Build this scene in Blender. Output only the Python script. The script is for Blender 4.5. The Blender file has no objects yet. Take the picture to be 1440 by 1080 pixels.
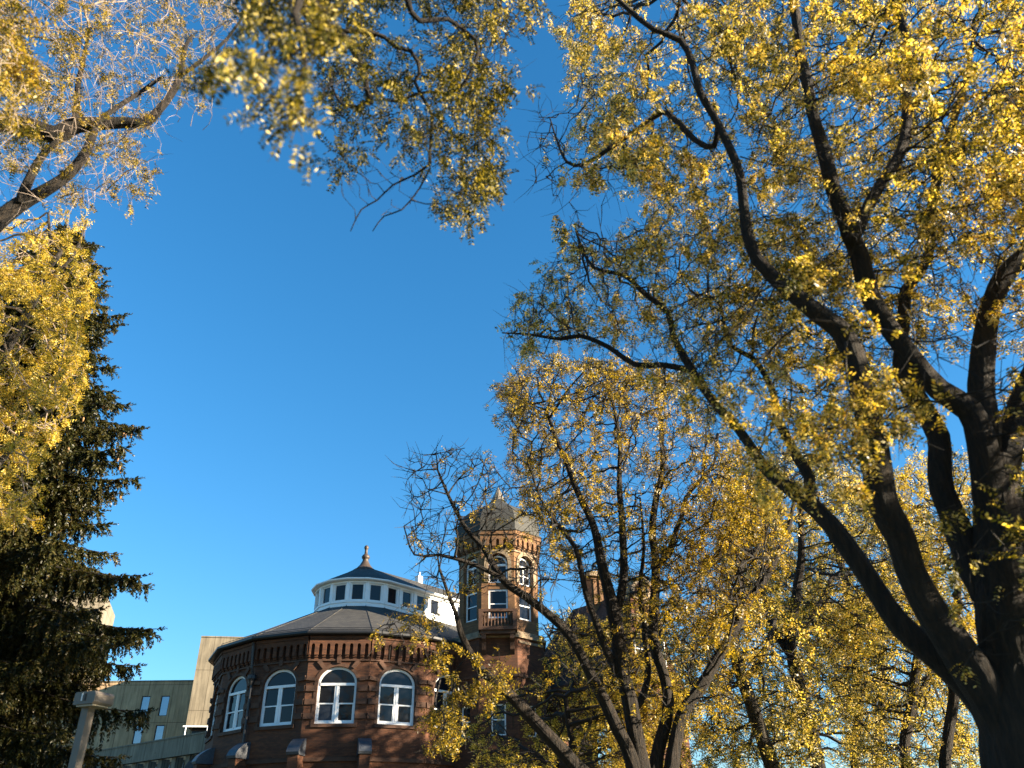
import bpy, math, random
import numpy as np
from mathutils import Vector, Matrix, Euler, noise, kdtree

# ------------------------------------------------------------------ camera, sky, sun, exposure
SC = bpy.context.scene
COL = SC.collection
PITCH, ROLL, FPX = 30.5, -1.0, 1150.0
cam_d = bpy.data.cameras.new('camera')
cam = bpy.data.objects.new('camera', cam_d)
COL.objects.link(cam)
cam.location = (0, 0, 1.6)
CM = Euler((math.radians(90 + PITCH), 0, 0)).to_matrix() @ Matrix.Rotation(math.radians(ROLL), 3, 'Z')
cam.rotation_euler = CM.to_euler()
cam_d.sensor_width = 36.0
cam_d.lens = 36.0 * FPX / 1440.0
cam_d.clip_end = 6000
cam_d.dof.use_dof = True
cam_d.dof.focus_distance = 48.0
cam_d.dof.aperture_fstop = 1.4
SC.camera = cam

SUN_AZ = (0.963, -0.265)                 # horizontal direction towards the sun
SUN_EL = math.radians(17.0)
world = bpy.data.worlds.new('World')
SC.world = world
world.use_nodes = True
wn = world.node_tree
wn.nodes.clear()
w_out = wn.nodes.new('ShaderNodeOutputWorld')
w_bg = wn.nodes.new('ShaderNodeBackground')
w_sky = wn.nodes.new('ShaderNodeTexSky')
w_sky.sky_type = 'NISHITA'
w_sky.sun_disc = False
w_sky.sun_elevation = SUN_EL
w_sky.sun_rotation = math.atan2(SUN_AZ[0], SUN_AZ[1])
w_sky.air_density = 1.2
w_sky.dust_density = 0.0
w_sky.ozone_density = 6.0
w_hs = wn.nodes.new('ShaderNodeHueSaturation')
w_hs.inputs['Saturation'].default_value = 1.16
w_hs.inputs['Hue'].default_value = 0.497
w_gm = wn.nodes.new('ShaderNodeGamma')
w_gm.inputs[1].default_value = 0.9
w_bg.inputs['Strength'].default_value = 0.062
wn.links.new(w_sky.outputs[0], w_hs.inputs['Color'])
wn.links.new(w_hs.outputs[0], w_gm.inputs[0])
wn.links.new(w_gm.outputs[0], w_bg.inputs['Color'])
wn.links.new(w_bg.outputs[0], w_out.inputs[0])

sun_d = bpy.data.lights.new('sun', 'SUN')
sun_d.energy = 5.0
sun_d.angle = math.radians(0.5)
sun_d.color = (1.0, 0.85, 0.63)
sun = bpy.data.objects.new('sun', sun_d)
COL.objects.link(sun)
SDIR = Vector((SUN_AZ[0], SUN_AZ[1], 0)).normalized() * math.cos(SUN_EL) + Vector((0, 0, math.sin(SUN_EL)))
sun.rotation_euler = SDIR.to_track_quat('Z', 'Y').to_euler()
sun.location = (60, -20, 60)

SC.view_settings.view_transform = 'Standard'
SC.view_settings.look = 'None'
SC.view_settings.gamma = 1.0
SC.view_settings.exposure = 2.32
SC.cycles.max_bounces = 8
SC.cycles.diffuse_bounces = 3
SC.cycles.transmission_bounces = 4
SC.cycles.glossy_bounces = 3
SC.cycles.sample_clamp_indirect = 6.0

random.seed(7)
RNG = np.random.default_rng(11)
CAMP = np.array([0, 0, 1.6])
CMN = np.array([[CM[i][j] for j in range(3)] for i in range(3)])


def at(px, py, Y):
    """world point on the photo pixel (px, py) at forward distance Y"""
    px = np.asarray(px, float); py = np.asarray(py, float); Y = np.asarray(Y, float)
    d = np.stack([(px - 720) / FPX, (540 - py) / FPX, -np.ones_like(px)], -1) @ CMN.T
    return CAMP + d * (Y / d[..., 1])[..., None]


def depth(p):
    return float(-((np.asarray(p) - CAMP) @ CMN[:, 2]))


# ------------------------------------------------------------------ material helpers
class NT:
    def __init__(s, name):
        s.m = bpy.data.materials.new(name)
        s.m.use_nodes = True
        s.t = s.m.node_tree
        s.t.nodes.clear()
        s.out = s.n('OutputMaterial')

    def n(s, typ, **kw):
        nd = s.t.nodes.new('ShaderNode' + typ)
        for k, v in kw.items():
            if k.startswith('i_'):
                nd.inputs[k[2:].replace('_', ' ')].default_value = v
            else:
                setattr(nd, k, v)
        return nd

    def l(s, a, b):
        s.t.links.new(a, b)

    def math(s, op, a, b=None):
        nd = s.n('Math', operation=op)
        for i, v in enumerate((a, b)):
            if v is None: continue
            if isinstance(v, (int, float)): nd.inputs[i].default_value = v
            else: s.l(v, nd.inputs[i])
        return nd.outputs[0]

    def ramp(s, fac, stops):
        r = s.n('ValToRGB')
        e = r.color_ramp.elements
        while len(e) < len(stops): e.new(0.5)
        for k, (p, c) in enumerate(stops):
            e[k].position = p
            e[k].color = (*c, 1) if len(c) == 3 else c
        s.l(fac, r.inputs[0])
        return r.outputs[0]

    def mix(s, fac, a, b, blend='MIX'):
        nd = s.n('MixRGB', blend_type=blend)
        for i, v in enumerate((fac, a, b)):
            if isinstance(v, (int, float)): nd.inputs[i].default_value = v
            elif isinstance(v, tuple): nd.inputs[i].default_value = (*v, 1)
            else: s.l(v, nd.inputs[i])
        return nd.outputs[0]

    def noise(s, vec, scale, detail=4, rough=0.6):
        nd = s.n('TexNoise')
        nd.inputs['Scale'].default_value = scale
        nd.inputs['Detail'].default_value = detail
        nd.inputs['Roughness'].default_value = rough
        if vec is not None: s.l(vec, nd.inputs['Vector'])
        return nd.outputs[0]

    def pos(s, scale=(1, 1, 1)):
        g = s.n('TexCoord')
        mp = s.n('Mapping')
        mp.inputs['Scale'].default_value = scale
        s.l(g.outputs['Object'], mp.inputs[0])
        return mp.outputs[0]

    def wall_uv(s):
        """(metres along the wall, height) from the surface's own direction"""
        g = s.n('NewGeometry')
        cr = s.n('VectorMath', operation='CROSS_PRODUCT')
        cr.inputs[1].default_value = (0, 0, 1)
        s.l(g.outputs['True Normal'], cr.inputs[0])
        nm = s.n('VectorMath', operation='NORMALIZE')
        s.l(cr.outputs[0], nm.inputs[0])
        dt = s.n('VectorMath', operation='DOT_PRODUCT')
        s.l(nm.outputs[0], dt.inputs[0]); s.l(g.outputs['Position'], dt.inputs[1])
        sp = s.n('SeparateXYZ'); s.l(g.outputs['Position'], sp.inputs[0])
        cb = s.n('CombineXYZ')
        s.l(dt.outputs['Value'], cb.inputs[0]); s.l(sp.outputs[2], cb.inputs[1])
        return cb.outputs[0]

    def principled(s, color, rough=0.8, bump=None, bstr=0.3, bdist=0.02, **kw):
        p = s.n('BsdfPrincipled')
        if isinstance(color, tuple): p.inputs['Base Color'].default_value = (*color, 1)
        else: s.l(color, p.inputs['Base Color'])
        if isinstance(rough, (int, float)): p.inputs['Roughness'].default_value = rough
        else: s.l(rough, p.inputs['Roughness'])
        for k, v in kw.items():
            p.inputs[k.replace('_', ' ')].default_value = v
        if bump is not None:
            b = s.n('Bump'); b.inputs['Strength'].default_value = bstr; b.inputs['Distance'].default_value = bdist
            s.l(bump, b.inputs['Height']); s.l(b.outputs[0], p.inputs['Normal'])
        s.l(p.outputs[0], s.out.inputs[0])
        return p


def brick_mat(name, c1, c2, mortar, bw=0.22, bh=0.076):
    t = NT(name)
    uv = t.wall_uv()
    b = t.n('TexBrick')
    b.inputs['Scale'].default_value = 1.0
    b.inputs['Brick Width'].default_value = bw
    b.inputs['Row Height'].default_value = bh
    b.inputs['Mortar Size'].default_value = 0.006
    b.inputs['Color1'].default_value = (*c1, 1)
    b.inputs['Color2'].default_value = (*c2, 1)
    b.inputs['Mortar'].default_value = (*mortar, 1)
    t.l(uv, b.inputs['Vector'])
    n1 = t.noise(t.pos(), 0.55, 5)
    n2 = t.noise(t.pos((0.7, 0.7, 9)), 1.0, 5)
    c = t.mix(1.0, b.outputs[0], t.ramp(n1, [(0.3, (0.62, 0.6, 0.58)), (0.7, (1.15, 1.1, 1.05))]), 'MULTIPLY')
    c = t.mix(0.6, c, t.ramp(n2, [(0.36, (0.42, 0.4, 0.38)), (0.6, (1.08, 1.05, 1.02))]), 'MULTIPLY')
    t.principled(c, 0.88, b.outputs[1], 0.5, 0.01)
    return t.m


def stone_mat(name, c, var=0.35, scale=3.0, rough=0.85):
    t = NT(name)
    n = t.noise(t.pos(), scale, 6)
    a = tuple(x * (1 - var) for x in c); b = tuple(min(1, x * (1 + var)) for x in c)
    t.principled(t.ramp(n, [(0.3, a), (0.7, b)]), rough, t.noise(t.pos(), scale * 8, 4), 0.4, 0.03)
    return t.m


def shingle_mat(name, c1, c2):
    t = NT(name)
    g = t.n('NewGeometry')
    uv = t.wall_uv()
    b = t.n('TexBrick')
    b.inputs['Brick Width'].default_value = 0.24
    b.inputs['Row Height'].default_value = 0.085
    b.inputs['Scale'].default_value = 1.0
    b.inputs['Mortar Size'].default_value = 0.01
    b.inputs['Color1'].default_value = (*c1, 1); b.inputs['Color2'].default_value = (*c2, 1)
    b.inputs['Mortar'].default_value = (0.012, 0.012, 0.013, 1)
    t.l(uv, b.inputs['Vector'])
    n = t.noise(t.pos((1, 1, 2.5)), 1.3, 7, 0.7)
    c = t.mix(1.0, b.outputs[0], t.ramp(n, [(0.3, (0.5, 0.5, 0.52)), (0.7, (1.45, 1.4, 1.28))]), 'MULTIPLY')
    t.principled(c, 0.75, b.outputs[1], 0.6, 0.015)
    return t.m


def concrete_mat(name, c):
    t = NT(name)
    uv = t.wall_uv()
    mp = t.n('Mapping'); mp.inputs['Scale'].default_value = (5.0, 0.35, 1); t.l(uv, mp.inputs[0])
    mp2 = t.n('Mapping'); mp2.inputs['Scale'].default_value = (2.2, 1.1, 1); t.l(uv, mp2.inputs[0])
    n = t.noise(mp.outputs[0], 1.0, 5, 0.65)
    n2 = t.noise(mp2.outputs[0], 0.4, 5)
    n3 = t.noise(mp2.outputs[0], 2.2, 3)
    col = t.ramp(n, [(0.3, tuple(x * 0.62 for x in c)), (0.55, c), (0.75, tuple(x * 1.25 for x in c))])
    col = t.mix(0.7, col, t.ramp(n2, [(0.35, (0.65, 0.62, 0.58)), (0.65, (1.1, 1.08, 1.05))]), 'MULTIPLY')
    col = t.mix(1.0, col, t.ramp(n3, [(0.24, (0.35, 0.33, 0.3)), (0.31, (1, 1, 1))]), 'MULTIPLY')
    # formwork joints
    b = t.n('TexBrick'); b.offset = 0.0
    b.inputs['Scale'].default_value = 1.0; b.inputs['Brick Width'].default_value = 2.45; b.inputs['Row Height'].default_value = 3.6
    b.inputs['Mortar Size'].default_value = 0.03
    b.inputs['Color1'].default_value = (1, 1, 1, 1); b.inputs['Color2'].default_value = (0.93, 0.92, 0.9, 1); b.inputs['Mortar'].default_value = (0.45, 0.43, 0.4, 1)
    t.l(uv, b.inputs['Vector'])
    col = t.mix(1.0, col, b.outputs[0], 'MULTIPLY')
    t.principled(col, 0.9, n, 0.4, 0.03)
    return t.m


def plain_mat(name, c, rough=0.6, metal=0.0, var=0.12, scale=4.0, **kw):
    t = NT(name)
    n = t.noise(t.pos(), scale, 5)
    a = tuple(x * (1 - var) for x in c); b = tuple(min(1, x * (1 + var)) for x in c)
    t.principled(t.ramp(n, [(0.3, a), (0.7, b)]), rough, Metallic=metal, **kw)
    return t.m


def glass_mat(name, c, rough=0.03):
    t = NT(name)
    n = t.noise(t.pos(), 0.9, 2)
    t.principled(c, rough, n, 0.12, 0.05, IOR=1.36)
    return t.m


def leaf_mat(name, stops, trans=0.5, big=0.35, spec=0.4):
    """leaf colour differs from leaf to leaf and from spray to spray"""
    t = NT(name)
    g = t.n('NewGeometry')
    n = t.noise(t.pos(), big, 3)
    f = t.math('ADD', t.math('MULTIPLY', g.outputs['Random Per Island'], 0.85), t.math('MULTIPLY', t.math('SUBTRACT', n, 0.34), 0.85))
    c = t.ramp(f, stops)
    p = t.n('BsdfPrincipled'); p.inputs['Roughness'].default_value = 0.4
    p.inputs['Specular IOR Level'].default_value = spec
    t.l(c, p.inputs['Base Color'])
    tr = t.n('BsdfTranslucent'); t.l(t.mix(1.0, c, (1.5, 1.4, 0.6), 'MULTIPLY'), tr.inputs[0])
    mx = t.n('MixShader'); mx.inputs[0].default_value = trans
    t.l(p.outputs[0], mx.inputs[1]); t.l(tr.outputs[0], mx.inputs[2])
    t.l(mx.outputs[0], t.out.inputs[0])
    return t.m


def bark_mat(name, c, ridge=True):
    t = NT(name)
    v = t.pos((9, 9, 1.4))
    n = t.noise(v, 2.4, 7, 0.7)
    n2 = t.noise(t.pos(), 1.1, 4)
    col = t.ramp(n, [(0.38, tuple(x * 0.2 for x in c)), (0.52, c), (0.68, tuple(x * 2.4 for x in c))])
    col = t.mix(0.45, col, t.ramp(n2, [(0.4, (1, 1, 1)), (0.62, (0.75, 0.85, 0.45))]), 'MULTIPLY')
    t.principled(col, 0.92, n, 1.0, 0.14)
    return t.m


M = {}
M['brick'] = brick_mat('red_brown_brick', (0.1318, 0.0476, 0.01615), (0.08075, 0.02635, 0.00935), (0.051, 0.02805, 0.01615))
M['buff_brick'] = brick_mat('tower_brick', (0.235, 0.122, 0.046), (0.165, 0.08, 0.031), (0.11, 0.066, 0.038))
M['stone'] = stone_mat('brownstone', (0.0646, 0.02924, 0.01496))
M['pale_stone'] = stone_mat('pale_stone', (0.216, 0.156, 0.096))
M['shingle'] = shingle_mat('grey_shingles', (0.05419, 0.051, 0.0459), (0.03506, 0.03315, 0.0306))
M['slate'] = shingle_mat('dark_slate', (0.028, 0.024, 0.024), (0.0176, 0.016, 0.0168))
M['dome'] = shingle_mat('dome_slate', (0.042, 0.042, 0.034), (0.03, 0.03, 0.025))
M['dark_metal'] = plain_mat('dark_gutter_metal', (0.018, 0.018, 0.02), 0.45, 0.3)
M['cap_slate'] = plain_mat('cap_slate', (0.05, 0.055, 0.065), 0.5, 0.0, 0.3, 9)
M['white'] = plain_mat('white_paint', (0.7728, 0.7728, 0.7636), 0.5, 0.0, 0.05, 3)
M['glass'] = glass_mat('dark_window_glass', (0.012, 0.013, 0.016))
M['glass_pale'] = glass_mat('pale_window_glass', (0.05, 0.06, 0.075))  # paler glass colour, given to some panes at random
M['coated_glass'] = plain_mat('coated_blue_glass', (0.26, 0.31, 0.38), 0.08, 0.85, 0.05, 2)
M['interior'] = plain_mat('dark_interior', (0.02, 0.018, 0.016), 0.9)
M['finial'] = plain_mat('finial_copper', (0.06, 0.042, 0.03), 0.55, 0.2, 0.3, 8)
M['tip'] = plain_mat('pale_metal_tip', (0.26, 0.22, 0.17), 0.45, 0.4, 0.2, 8)
M['concrete'] = concrete_mat('board_marked_concrete', (0.2223, 0.1898, 0.1368))
M['concrete_b'] = concrete_mat('pale_concrete', (0.216, 0.186, 0.138))
M['concrete_c'] = concrete_mat('warmed_concrete', (0.52, 0.35, 0.20))  # low block's concrete, with the shade's warm bounce light put into its colour
M['lamp_metal'] = plain_mat('taupe_lamp_metal', (0.12, 0.09896, 0.078), 0.5, 0.0, 0.1, 5)
M['lamp_lens'] = plain_mat('lamp_lens', (0.35, 0.3, 0.22), 0.25, 0.0, 0.1, 5)
M['bark'] = bark_mat('dark_bark', (0.0165, 0.0098, 0.0052))
M['bark_pale'] = bark_mat('grey_bark', (0.042, 0.03276, 0.02436))
M['twig'] = plain_mat('dark_twig', (0.01092, 0.0078, 0.00585), 0.85, 0, 0.3, 2)
M['twig_pale'] = plain_mat('pale_twig', (0.2456, 0.1878, 0.1445), 0.7, 0, 0.25, 2)
OL, YG, YE, GO, BR = (0.040, 0.042, 0.006), (0.17, 0.145, 0.013), (0.56, 0.405, 0.05), (0.52, 0.31, 0.04), (0.20, 0.10, 0.015)
PY = (0.78, 0.63, 0.27)
M['leaf_big'] = leaf_mat('olive_and_yellow_leaves', [(0.05, (0.026, 0.03, 0.006)), (0.28, OL), (0.46, YG), (0.62, YE), (0.82, PY), (1.0, GO)], 0.45)
M['leaf_gold'] = leaf_mat('dull_gold_leaves', [(0.05, (0.03, 0.03, 0.005)), (0.3, OL), (0.5, (0.15, 0.11, 0.012)), (0.7, (0.36, 0.24, 0.028)), (0.88, YE), (1.0, BR)], 0.45)
M['leaf_yellow'] = leaf_mat('bright_yellow_leaves', [(0.08, (0.09, 0.08, 0.01)), (0.28, YG), (0.46, YE), (0.75, (0.66, 0.50, 0.10)), (1.0, GO)], 0.4)
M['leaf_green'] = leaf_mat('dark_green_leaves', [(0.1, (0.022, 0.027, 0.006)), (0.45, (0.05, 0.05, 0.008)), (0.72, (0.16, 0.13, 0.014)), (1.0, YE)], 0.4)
M['leaf_olive'] = leaf_mat('green_gold_leaves', [(0.2, (0.012, 0.016, 0.004)), (0.52, (0.034, 0.036, 0.006)), (0.7, (0.10, 0.085, 0.01)), (0.87, (0.36, 0.27, 0.035)), (1.0, PY)], 0.30, 0.35, 0.12)
M['needle'] = leaf_mat('spruce_needles', [(0.1, (0.01224, 0.0153, 0.00459)), (0.5, (0.02678, 0.02907, 0.006885)), (0.9, (0.06502, 0.05355, 0.01377)), (1.0, (0.0765, 0.05355, 0.01989))], 0.2, 0.6, 0.3)
M['cone'] = plain_mat('spruce_cone', (0.22, 0.12, 0.05), 0.8, 0, 0.3, 9)
t = NT('grass_ground')
n = t.noise(t.pos(), 0.6, 8); n2 = t.noise(t.pos(), 30, 4)
t.principled(t.mix(0.5, t.ramp(n, [(0.3, (0.035, 0.05, 0.015)), (0.6, (0.07, 0.085, 0.025)), (0.8, (0.16, 0.12, 0.03))]), t.ramp(n2, [(0.3, (0.3, 0.3, 0.3)), (0.7, (1, 1, 1))]), 'MULTIPLY'), 0.95, n2, 0.8, 0.05)
M['grass'] = t.m
M['path'] = stone_mat('path_concrete', (0.21, 0.196, 0.175), 0.15, 2.0)


# ------------------------------------------------------------------ object helpers
def link(name, data, parent=None):
    o = bpy.data.objects.new(name, data)
    COL.objects.link(o)
    if parent is not None:
        o.parent = parent
        o.matrix_parent_inverse = Matrix.Identity(4)
    return o


def thing(name, label, cat, loc=(0, 0, 0), group=None):
    o = bpy.data.objects.new(name, None)
    COL.objects.link(o)
    o.location = loc
    o.empty_display_size = 0.3
    o['label'] = label; o['category'] = cat
    if group: o['group'] = group
    return o


def np_mesh(name, verts, faces_flat, counts, mat, parent=None, smooth=False, off=(0, 0, 0)):
    """verts Nx3 world coords, faces_flat loop vertex ids, counts verts per face"""
    me = bpy.data.meshes.new(name)
    v = np.asarray(verts, np.float32) - np.asarray(off, np.float32)
    me.vertices.add(len(v)); me.vertices.foreach_set('co', v.ravel())
    f = np.asarray(faces_flat, np.int32).ravel()
    me.loops.add(len(f)); me.loops.foreach_set('vertex_index', f)
    c = np.asarray(counts, np.int32)
    st = np.concatenate([[0], np.cumsum(c)[:-1]]).astype(np.int32)
    me.polygons.add(len(c)); me.polygons.foreach_set('loop_start', st)
    me.polygons.foreach_set('use_smooth', np.full(len(c), bool(smooth)))
    me.materials.append(mat)
    me.update(calc_edges=True)
    return link(name, me, parent)


class Fr:
    """a wall's own frame: u along it, z up, d out of it"""
    def __init__(s, o, ang):
        s.n = Vector((math.sin(ang), -math.cos(ang), 0))
        s.u = Vector((math.cos(ang), math.sin(ang), 0))
        s.o = Vector((o[0], o[1], 0))

    def p(s, u, z, d=0.0):
        q = s.o + s.u * u + s.n * d
        return (q.x, q.y, q.z + z)


def facet(c, ang, ap):
    return Fr((c[0] + math.sin(ang) * ap, c[1] - math.cos(ang) * ap), ang)


class MB:
    def __init__(s):
        s.v = []; s.f = []

    def add(s, vs, fs):
        b = len(s.v)
        s.v += [tuple(x) for x in vs]
        s.f += [tuple(i + b for i in f) for f in fs]

    def box(s, fr, u0, u1, z0, z1, d0, d1):
        vs = [fr.p(u, z, d) for d in (d0, d1) for (u, z) in ((u0, z0), (u1, z0), (u1, z1), (u0, z1))]
        s.add(vs, [(3, 2, 1, 0), (4, 5, 6, 7), (0, 1, 5, 4), (1, 2, 6, 5), (2, 3, 7, 6), (3, 0, 4, 7)])

    def prism(s, fr, outline, d0, d1, back=True):
        n = len(outline)
        vs = [fr.p(u, z, d0) for u, z in outline] + [fr.p(u, z, d1) for u, z in outline]
        fs = [tuple(range(n, 2 * n))] + ([tuple(range(n - 1, -1, -1))] if back else [])
        fs += [(i, (i + 1) % n, n + (i + 1) % n, n + i) for i in range(n)]
        s.add(vs, fs)

    def ring(s, fr, outer, inner, d0, d1):
        n = len(outer)
        vs = [fr.p(u, z, d) for d in (d0, d1) for (u, z) in outer] + [fr.p(u, z, d) for d in (d0, d1) for (u, z) in inner]
        fs = []
        for i in range(n):
            j = (i + 1) % n
            fs += [(n + i, n + j, 3 * n + j, 3 * n + i), (i, j, n + j, n + i), (2 * n + j, 2 * n + i, 3 * n + i, 3 * n + j)]
        s.add(vs, fs)

    def lathe(s, c, prof, seg, a0=0.0, caps=True):
        vs = []
        for r, z in prof:
            for k in range(seg):
                a = a0 + 2 * math.pi * k / seg
                vs.append((c[0] + r * math.sin(a), c[1] - r * math.cos(a), z))
        fs = []
        for i in range(len(prof) - 1):
            for k in range(seg):
                k2 = (k + 1) % seg
                fs.append((i * seg + k, i * seg + k2, (i + 1) * seg + k2, (i + 1) * seg + k))
        if caps:
            fs.append(tuple(range(seg - 1, -1, -1)))
            fs.append(tuple((len(prof) - 1) * seg + k for k in range(seg)))
        s.add(vs, fs)

    def tube(s, pts, radii, sides=8, caps=True, bump=None):
        P = [Vector(p) for p in pts]
        n = len(P)
        ref = None
        vs = []
        for i in range(n):
            t = (P[min(i + 1, n - 1)] - P[max(i - 1, 0)]).normalized()
            if ref is None:
                ref = t.orthogonal().normalized()
            ref = (ref - t * ref.dot(t)).normalized()
            b = t.cross(ref)
            for k in range(sides):
                a = 2 * math.pi * k / sides
                r = radii[i] * (bump(P[i], a, i) if bump else 1.0)
                vs.append(P[i] + ref * (math.cos(a) * r) + b * (math.sin(a) * r))
        fs = []
        for i in range(n - 1):
            for k in range(sides):
                k2 = (k + 1) % sides
                fs.append((i * sides + k, i * sides + k2, (i + 1) * sides + k2, (i + 1) * sides + k))
        if caps:
            fs.append(tuple(range(sides - 1, -1, -1)))
            fs.append(tuple((n - 1) * sides + k for k in range(sides)))
        s.add(vs, fs)

    def build(s, name, mat, parent=None, smooth=False):
        off = parent_world(parent)
        flat = [i for f in s.f for i in f]
        return np_mesh(name, np.array(s.v), flat, [len(f) for f in s.f], mat, parent, smooth, off)


def parent_world(p):
    x = Vector((0, 0, 0))
    while p is not None:
        x = x + p.location
        p = p.parent
    return tuple(x)


def arch_pts(hw, zsp, rise, n=14, inset=0.0):
    return [(-(hw - inset) * math.cos(math.pi * i / n), zsp + (rise - inset) * math.sin(math.pi * i / n)) for i in range(n + 1)]


def arch_outline(hw, z0, zsp, rise, n=14, inset=0.0):
    """closed outline, from bottom left, up over the arch, to bottom right"""
    return [(-(hw - inset), z0 + inset)] + arch_pts(hw, zsp, rise, n, inset) + [((hw - inset), z0 + inset)]


def wall_arched(mb, fr, u0, u1, z0, z1, ops, depth_=0.35):
    """a wall panel with arched or square openings (uc, hw, sill, spring, rise)"""
    edges = sorted(ops)
    cur = u0
    for (uc, hw, zs, zsp, rise) in edges:
        mb.add([fr.p(cur, z0), fr.p(uc - hw, z0), fr.p(uc - hw, z1), fr.p(cur, z1)], [(0, 1, 2, 3)])
        mb.add([fr.p(uc - hw, z0), fr.p(uc + hw, z0), fr.p(uc + hw, zs), fr.p(uc - hw, zs)], [(0, 1, 2, 3)])
        ap = [(uc + a, z) for a, z in arch_pts(hw, zsp, rise)] if rise > 0 else [(uc - hw, zsp), (uc + hw, zsp)]
        for (a, b) in zip(ap[:-1], ap[1:]):
            mb.add([fr.p(*a), fr.p(*b), fr.p(b[0], z1), fr.p(a[0], z1)], [(0, 1, 2, 3)])
        ol = [(uc - hw, zs)] + ap + [(uc + hw, zs)]
        for (a, b) in zip(ol, ol[1:] + ol[:1]):
            mb.add([fr.p(*a), fr.p(*b), fr.p(b[0], b[1], -depth_), fr.p(a[0], a[1], -depth_)], [(0, 1, 2, 3)])
        cur = uc + hw
    mb.add([fr.p(cur, z0), fr.p(u1, z0), fr.p(u1, z1), fr.p(cur, z1)], [(0, 1, 2, 3)])


def shifted(fr, u):
    f = Fr((0, 0), 0); f.n = fr.n; f.u = fr.u; f.o = fr.o + fr.u * u
    return f


def arched_window(parent, fr, uc, hw, zs, zsp, rise, sill=True, back=0.16, fw=0.13, mid=True):
    f = shifted(fr, uc)
    mb = MB()
    mb.ring(f, arch_outline(hw - .003, zs + .003, zsp, rise - .003), arch_outline(hw, zs, zsp, rise, inset=fw), -back - .1, -back)
    mb.box(f, -hw + fw, hw - fw, zsp - .12, zsp + .02, -back - .1, -back + .03)
    if mid:
        mb.box(f, -.13, .13, zs + fw, zsp - .12, -back - .1, -back - .01)
        mb.box(f, -.025, .025, zs + fw, zsp - .12, -back - .01, -back + .015)
        zm = zs + (zsp - zs) * .5
        for s in (-1, 1):
            a, b = sorted((s * .13, s * (hw - fw)))
            mb.box(f, a, b, zm - .035, zm + .035, -back - .09, -back - .02)
            mb.box(f, a, a + .045, zs + fw, zm - .035, -back - .09, -back - .03)
            mb.box(f, b - .045, b, zs + fw, zm - .035, -back - .09, -back - .03)
            mb.box(f, a + .045, b - .045, zs + fw, zs + fw + .07, -back - .09, -back - .03)
    w = mb.build('window', M['white'], parent)
    def pane(ol, dd):
        gu, gz = random.gauss(0, .012), random.gauss(0, .012)
        cu = sum(q[0] for q in ol) / len(ol); cz = sum(q[1] for q in ol) / len(ol)
        n = len(ol)
        e = lambda u, z: dd + max(-.018, min(.018, gu * (u - cu) + gz * (z - cz)))
        g = MB()
        g.add([f.p(u, z, e(u, z) - .02) for u, z in ol] + [f.p(u, z, e(u, z)) for u, z in ol],
              [tuple(range(n, 2 * n)), tuple(range(n - 1, -1, -1))] + [(i, (i + 1) % n, n + (i + 1) % n, n + i) for i in range(n)])
        g.build('pane', M['glass_pale'] if mid and random.random() < .22 else M['glass'], w)
    if mid:
        pane([(-(hw - fw * .7), zsp - .06)] + arch_pts(hw, zsp, rise, inset=fw * .7) + [(hw - fw * .7, zsp - .06)], -back - .075)
        for a, b in ((-hw + fw * .7, -.1), (.1, hw - fw * .7)):
            for c, d in ((zs + fw * .7, zm), (zm, zsp - .09)):
                pane([(a, c + .003), (a, d - .003), (b, d - .003), (b, c + .003)], -back - .075)
    else:
        pane(arch_outline(hw, zs, zsp, rise, inset=fw * .6), -back - .075)
    if sill:
        s_ = MB(); s_.box(f, -hw - .16, hw + .16, zs - .18, zs - .005, -.2, .1)
        s_.build('sill', M['stone'], w)
    return w


def square_window(parent, fr, uc, hw, z0, z1, back=0.12, fw=0.08, rail=True, name='window', mat=None, glass=None):
    f = shifted(fr, uc)
    mb = MB()
    o = [(-hw, z0), (-hw, z1), (hw, z1), (hw, z0)]
    i = [(-hw + fw, z0 + fw), (-hw + fw, z1 - fw), (hw - fw, z1 - fw), (hw - fw, z0 + fw)]
    mb.ring(f, o, i, -back - .08, -back)
    if rail: mb.box(f, -hw + fw, hw - fw, (z0 + z1) / 2 - .03, (z0 + z1) / 2 + .03, -back - .07, -back - .01)
    w = mb.build(name, mat or M['white'], parent)
    g = MB(); g.prism(f, [(-hw + fw * .5, z0 + fw * .5), (-hw + fw * .5, z1 - fw * .5), (hw - fw * .5, z1 - fw * .5), (hw - fw * .5, z0 + fw * .5)], -back - .1, -back - .05)
    g.build('pane', glass or M['glass'], w)
    return w


def corbel_band(mb, fr, u0, u1, zb, zt, d, pitch, sw, zsp):
    """a band of little round-headed slots between brackets, one piece"""
    n = max(1, int(round((u1 - u0) / pitch)))
    p = (u1 - u0) / n
    ol = [(u0, zb)]
    for k in range(n):
        c = u0 + p * (k + .5)
        ol += [(c - sw / 2, zb), (c - sw / 2, zsp)]
        ol += [(c - sw / 2 * math.cos(math.pi * i / 6), zsp + sw / 2 * math.sin(math.pi * i / 6)) for i in range(1, 6)]
        ol += [(c + sw / 2, zsp), (c + sw / 2, zb)]
    ol += [(u1, zb), (u1, zt), (u0, zt)]
    mb.prism(fr, ol, 0.004, d, back=False)
    for k in range(n + 1):                                   # stepped feet of the brackets
        c = u0 + p * k
        a, b = max(u0, c - (p - sw) / 2), min(u1, c + (p - sw) / 2)
        mb.box(fr, a, b, zb - .1, zb - .003, 0.004, d * .66)
        mb.box(fr, a, b, zb - .2, zb - .103, 0.004, d * .33)


# ------------------------------------------------------------------ ground
def sheet(name, pts, z, mat):
    o = np_mesh(name, np.array([(x, y, z) for x, y in pts]), list(range(len(pts))), [len(pts)], mat)
    o['kind'] = 'structure'
    return o


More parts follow.
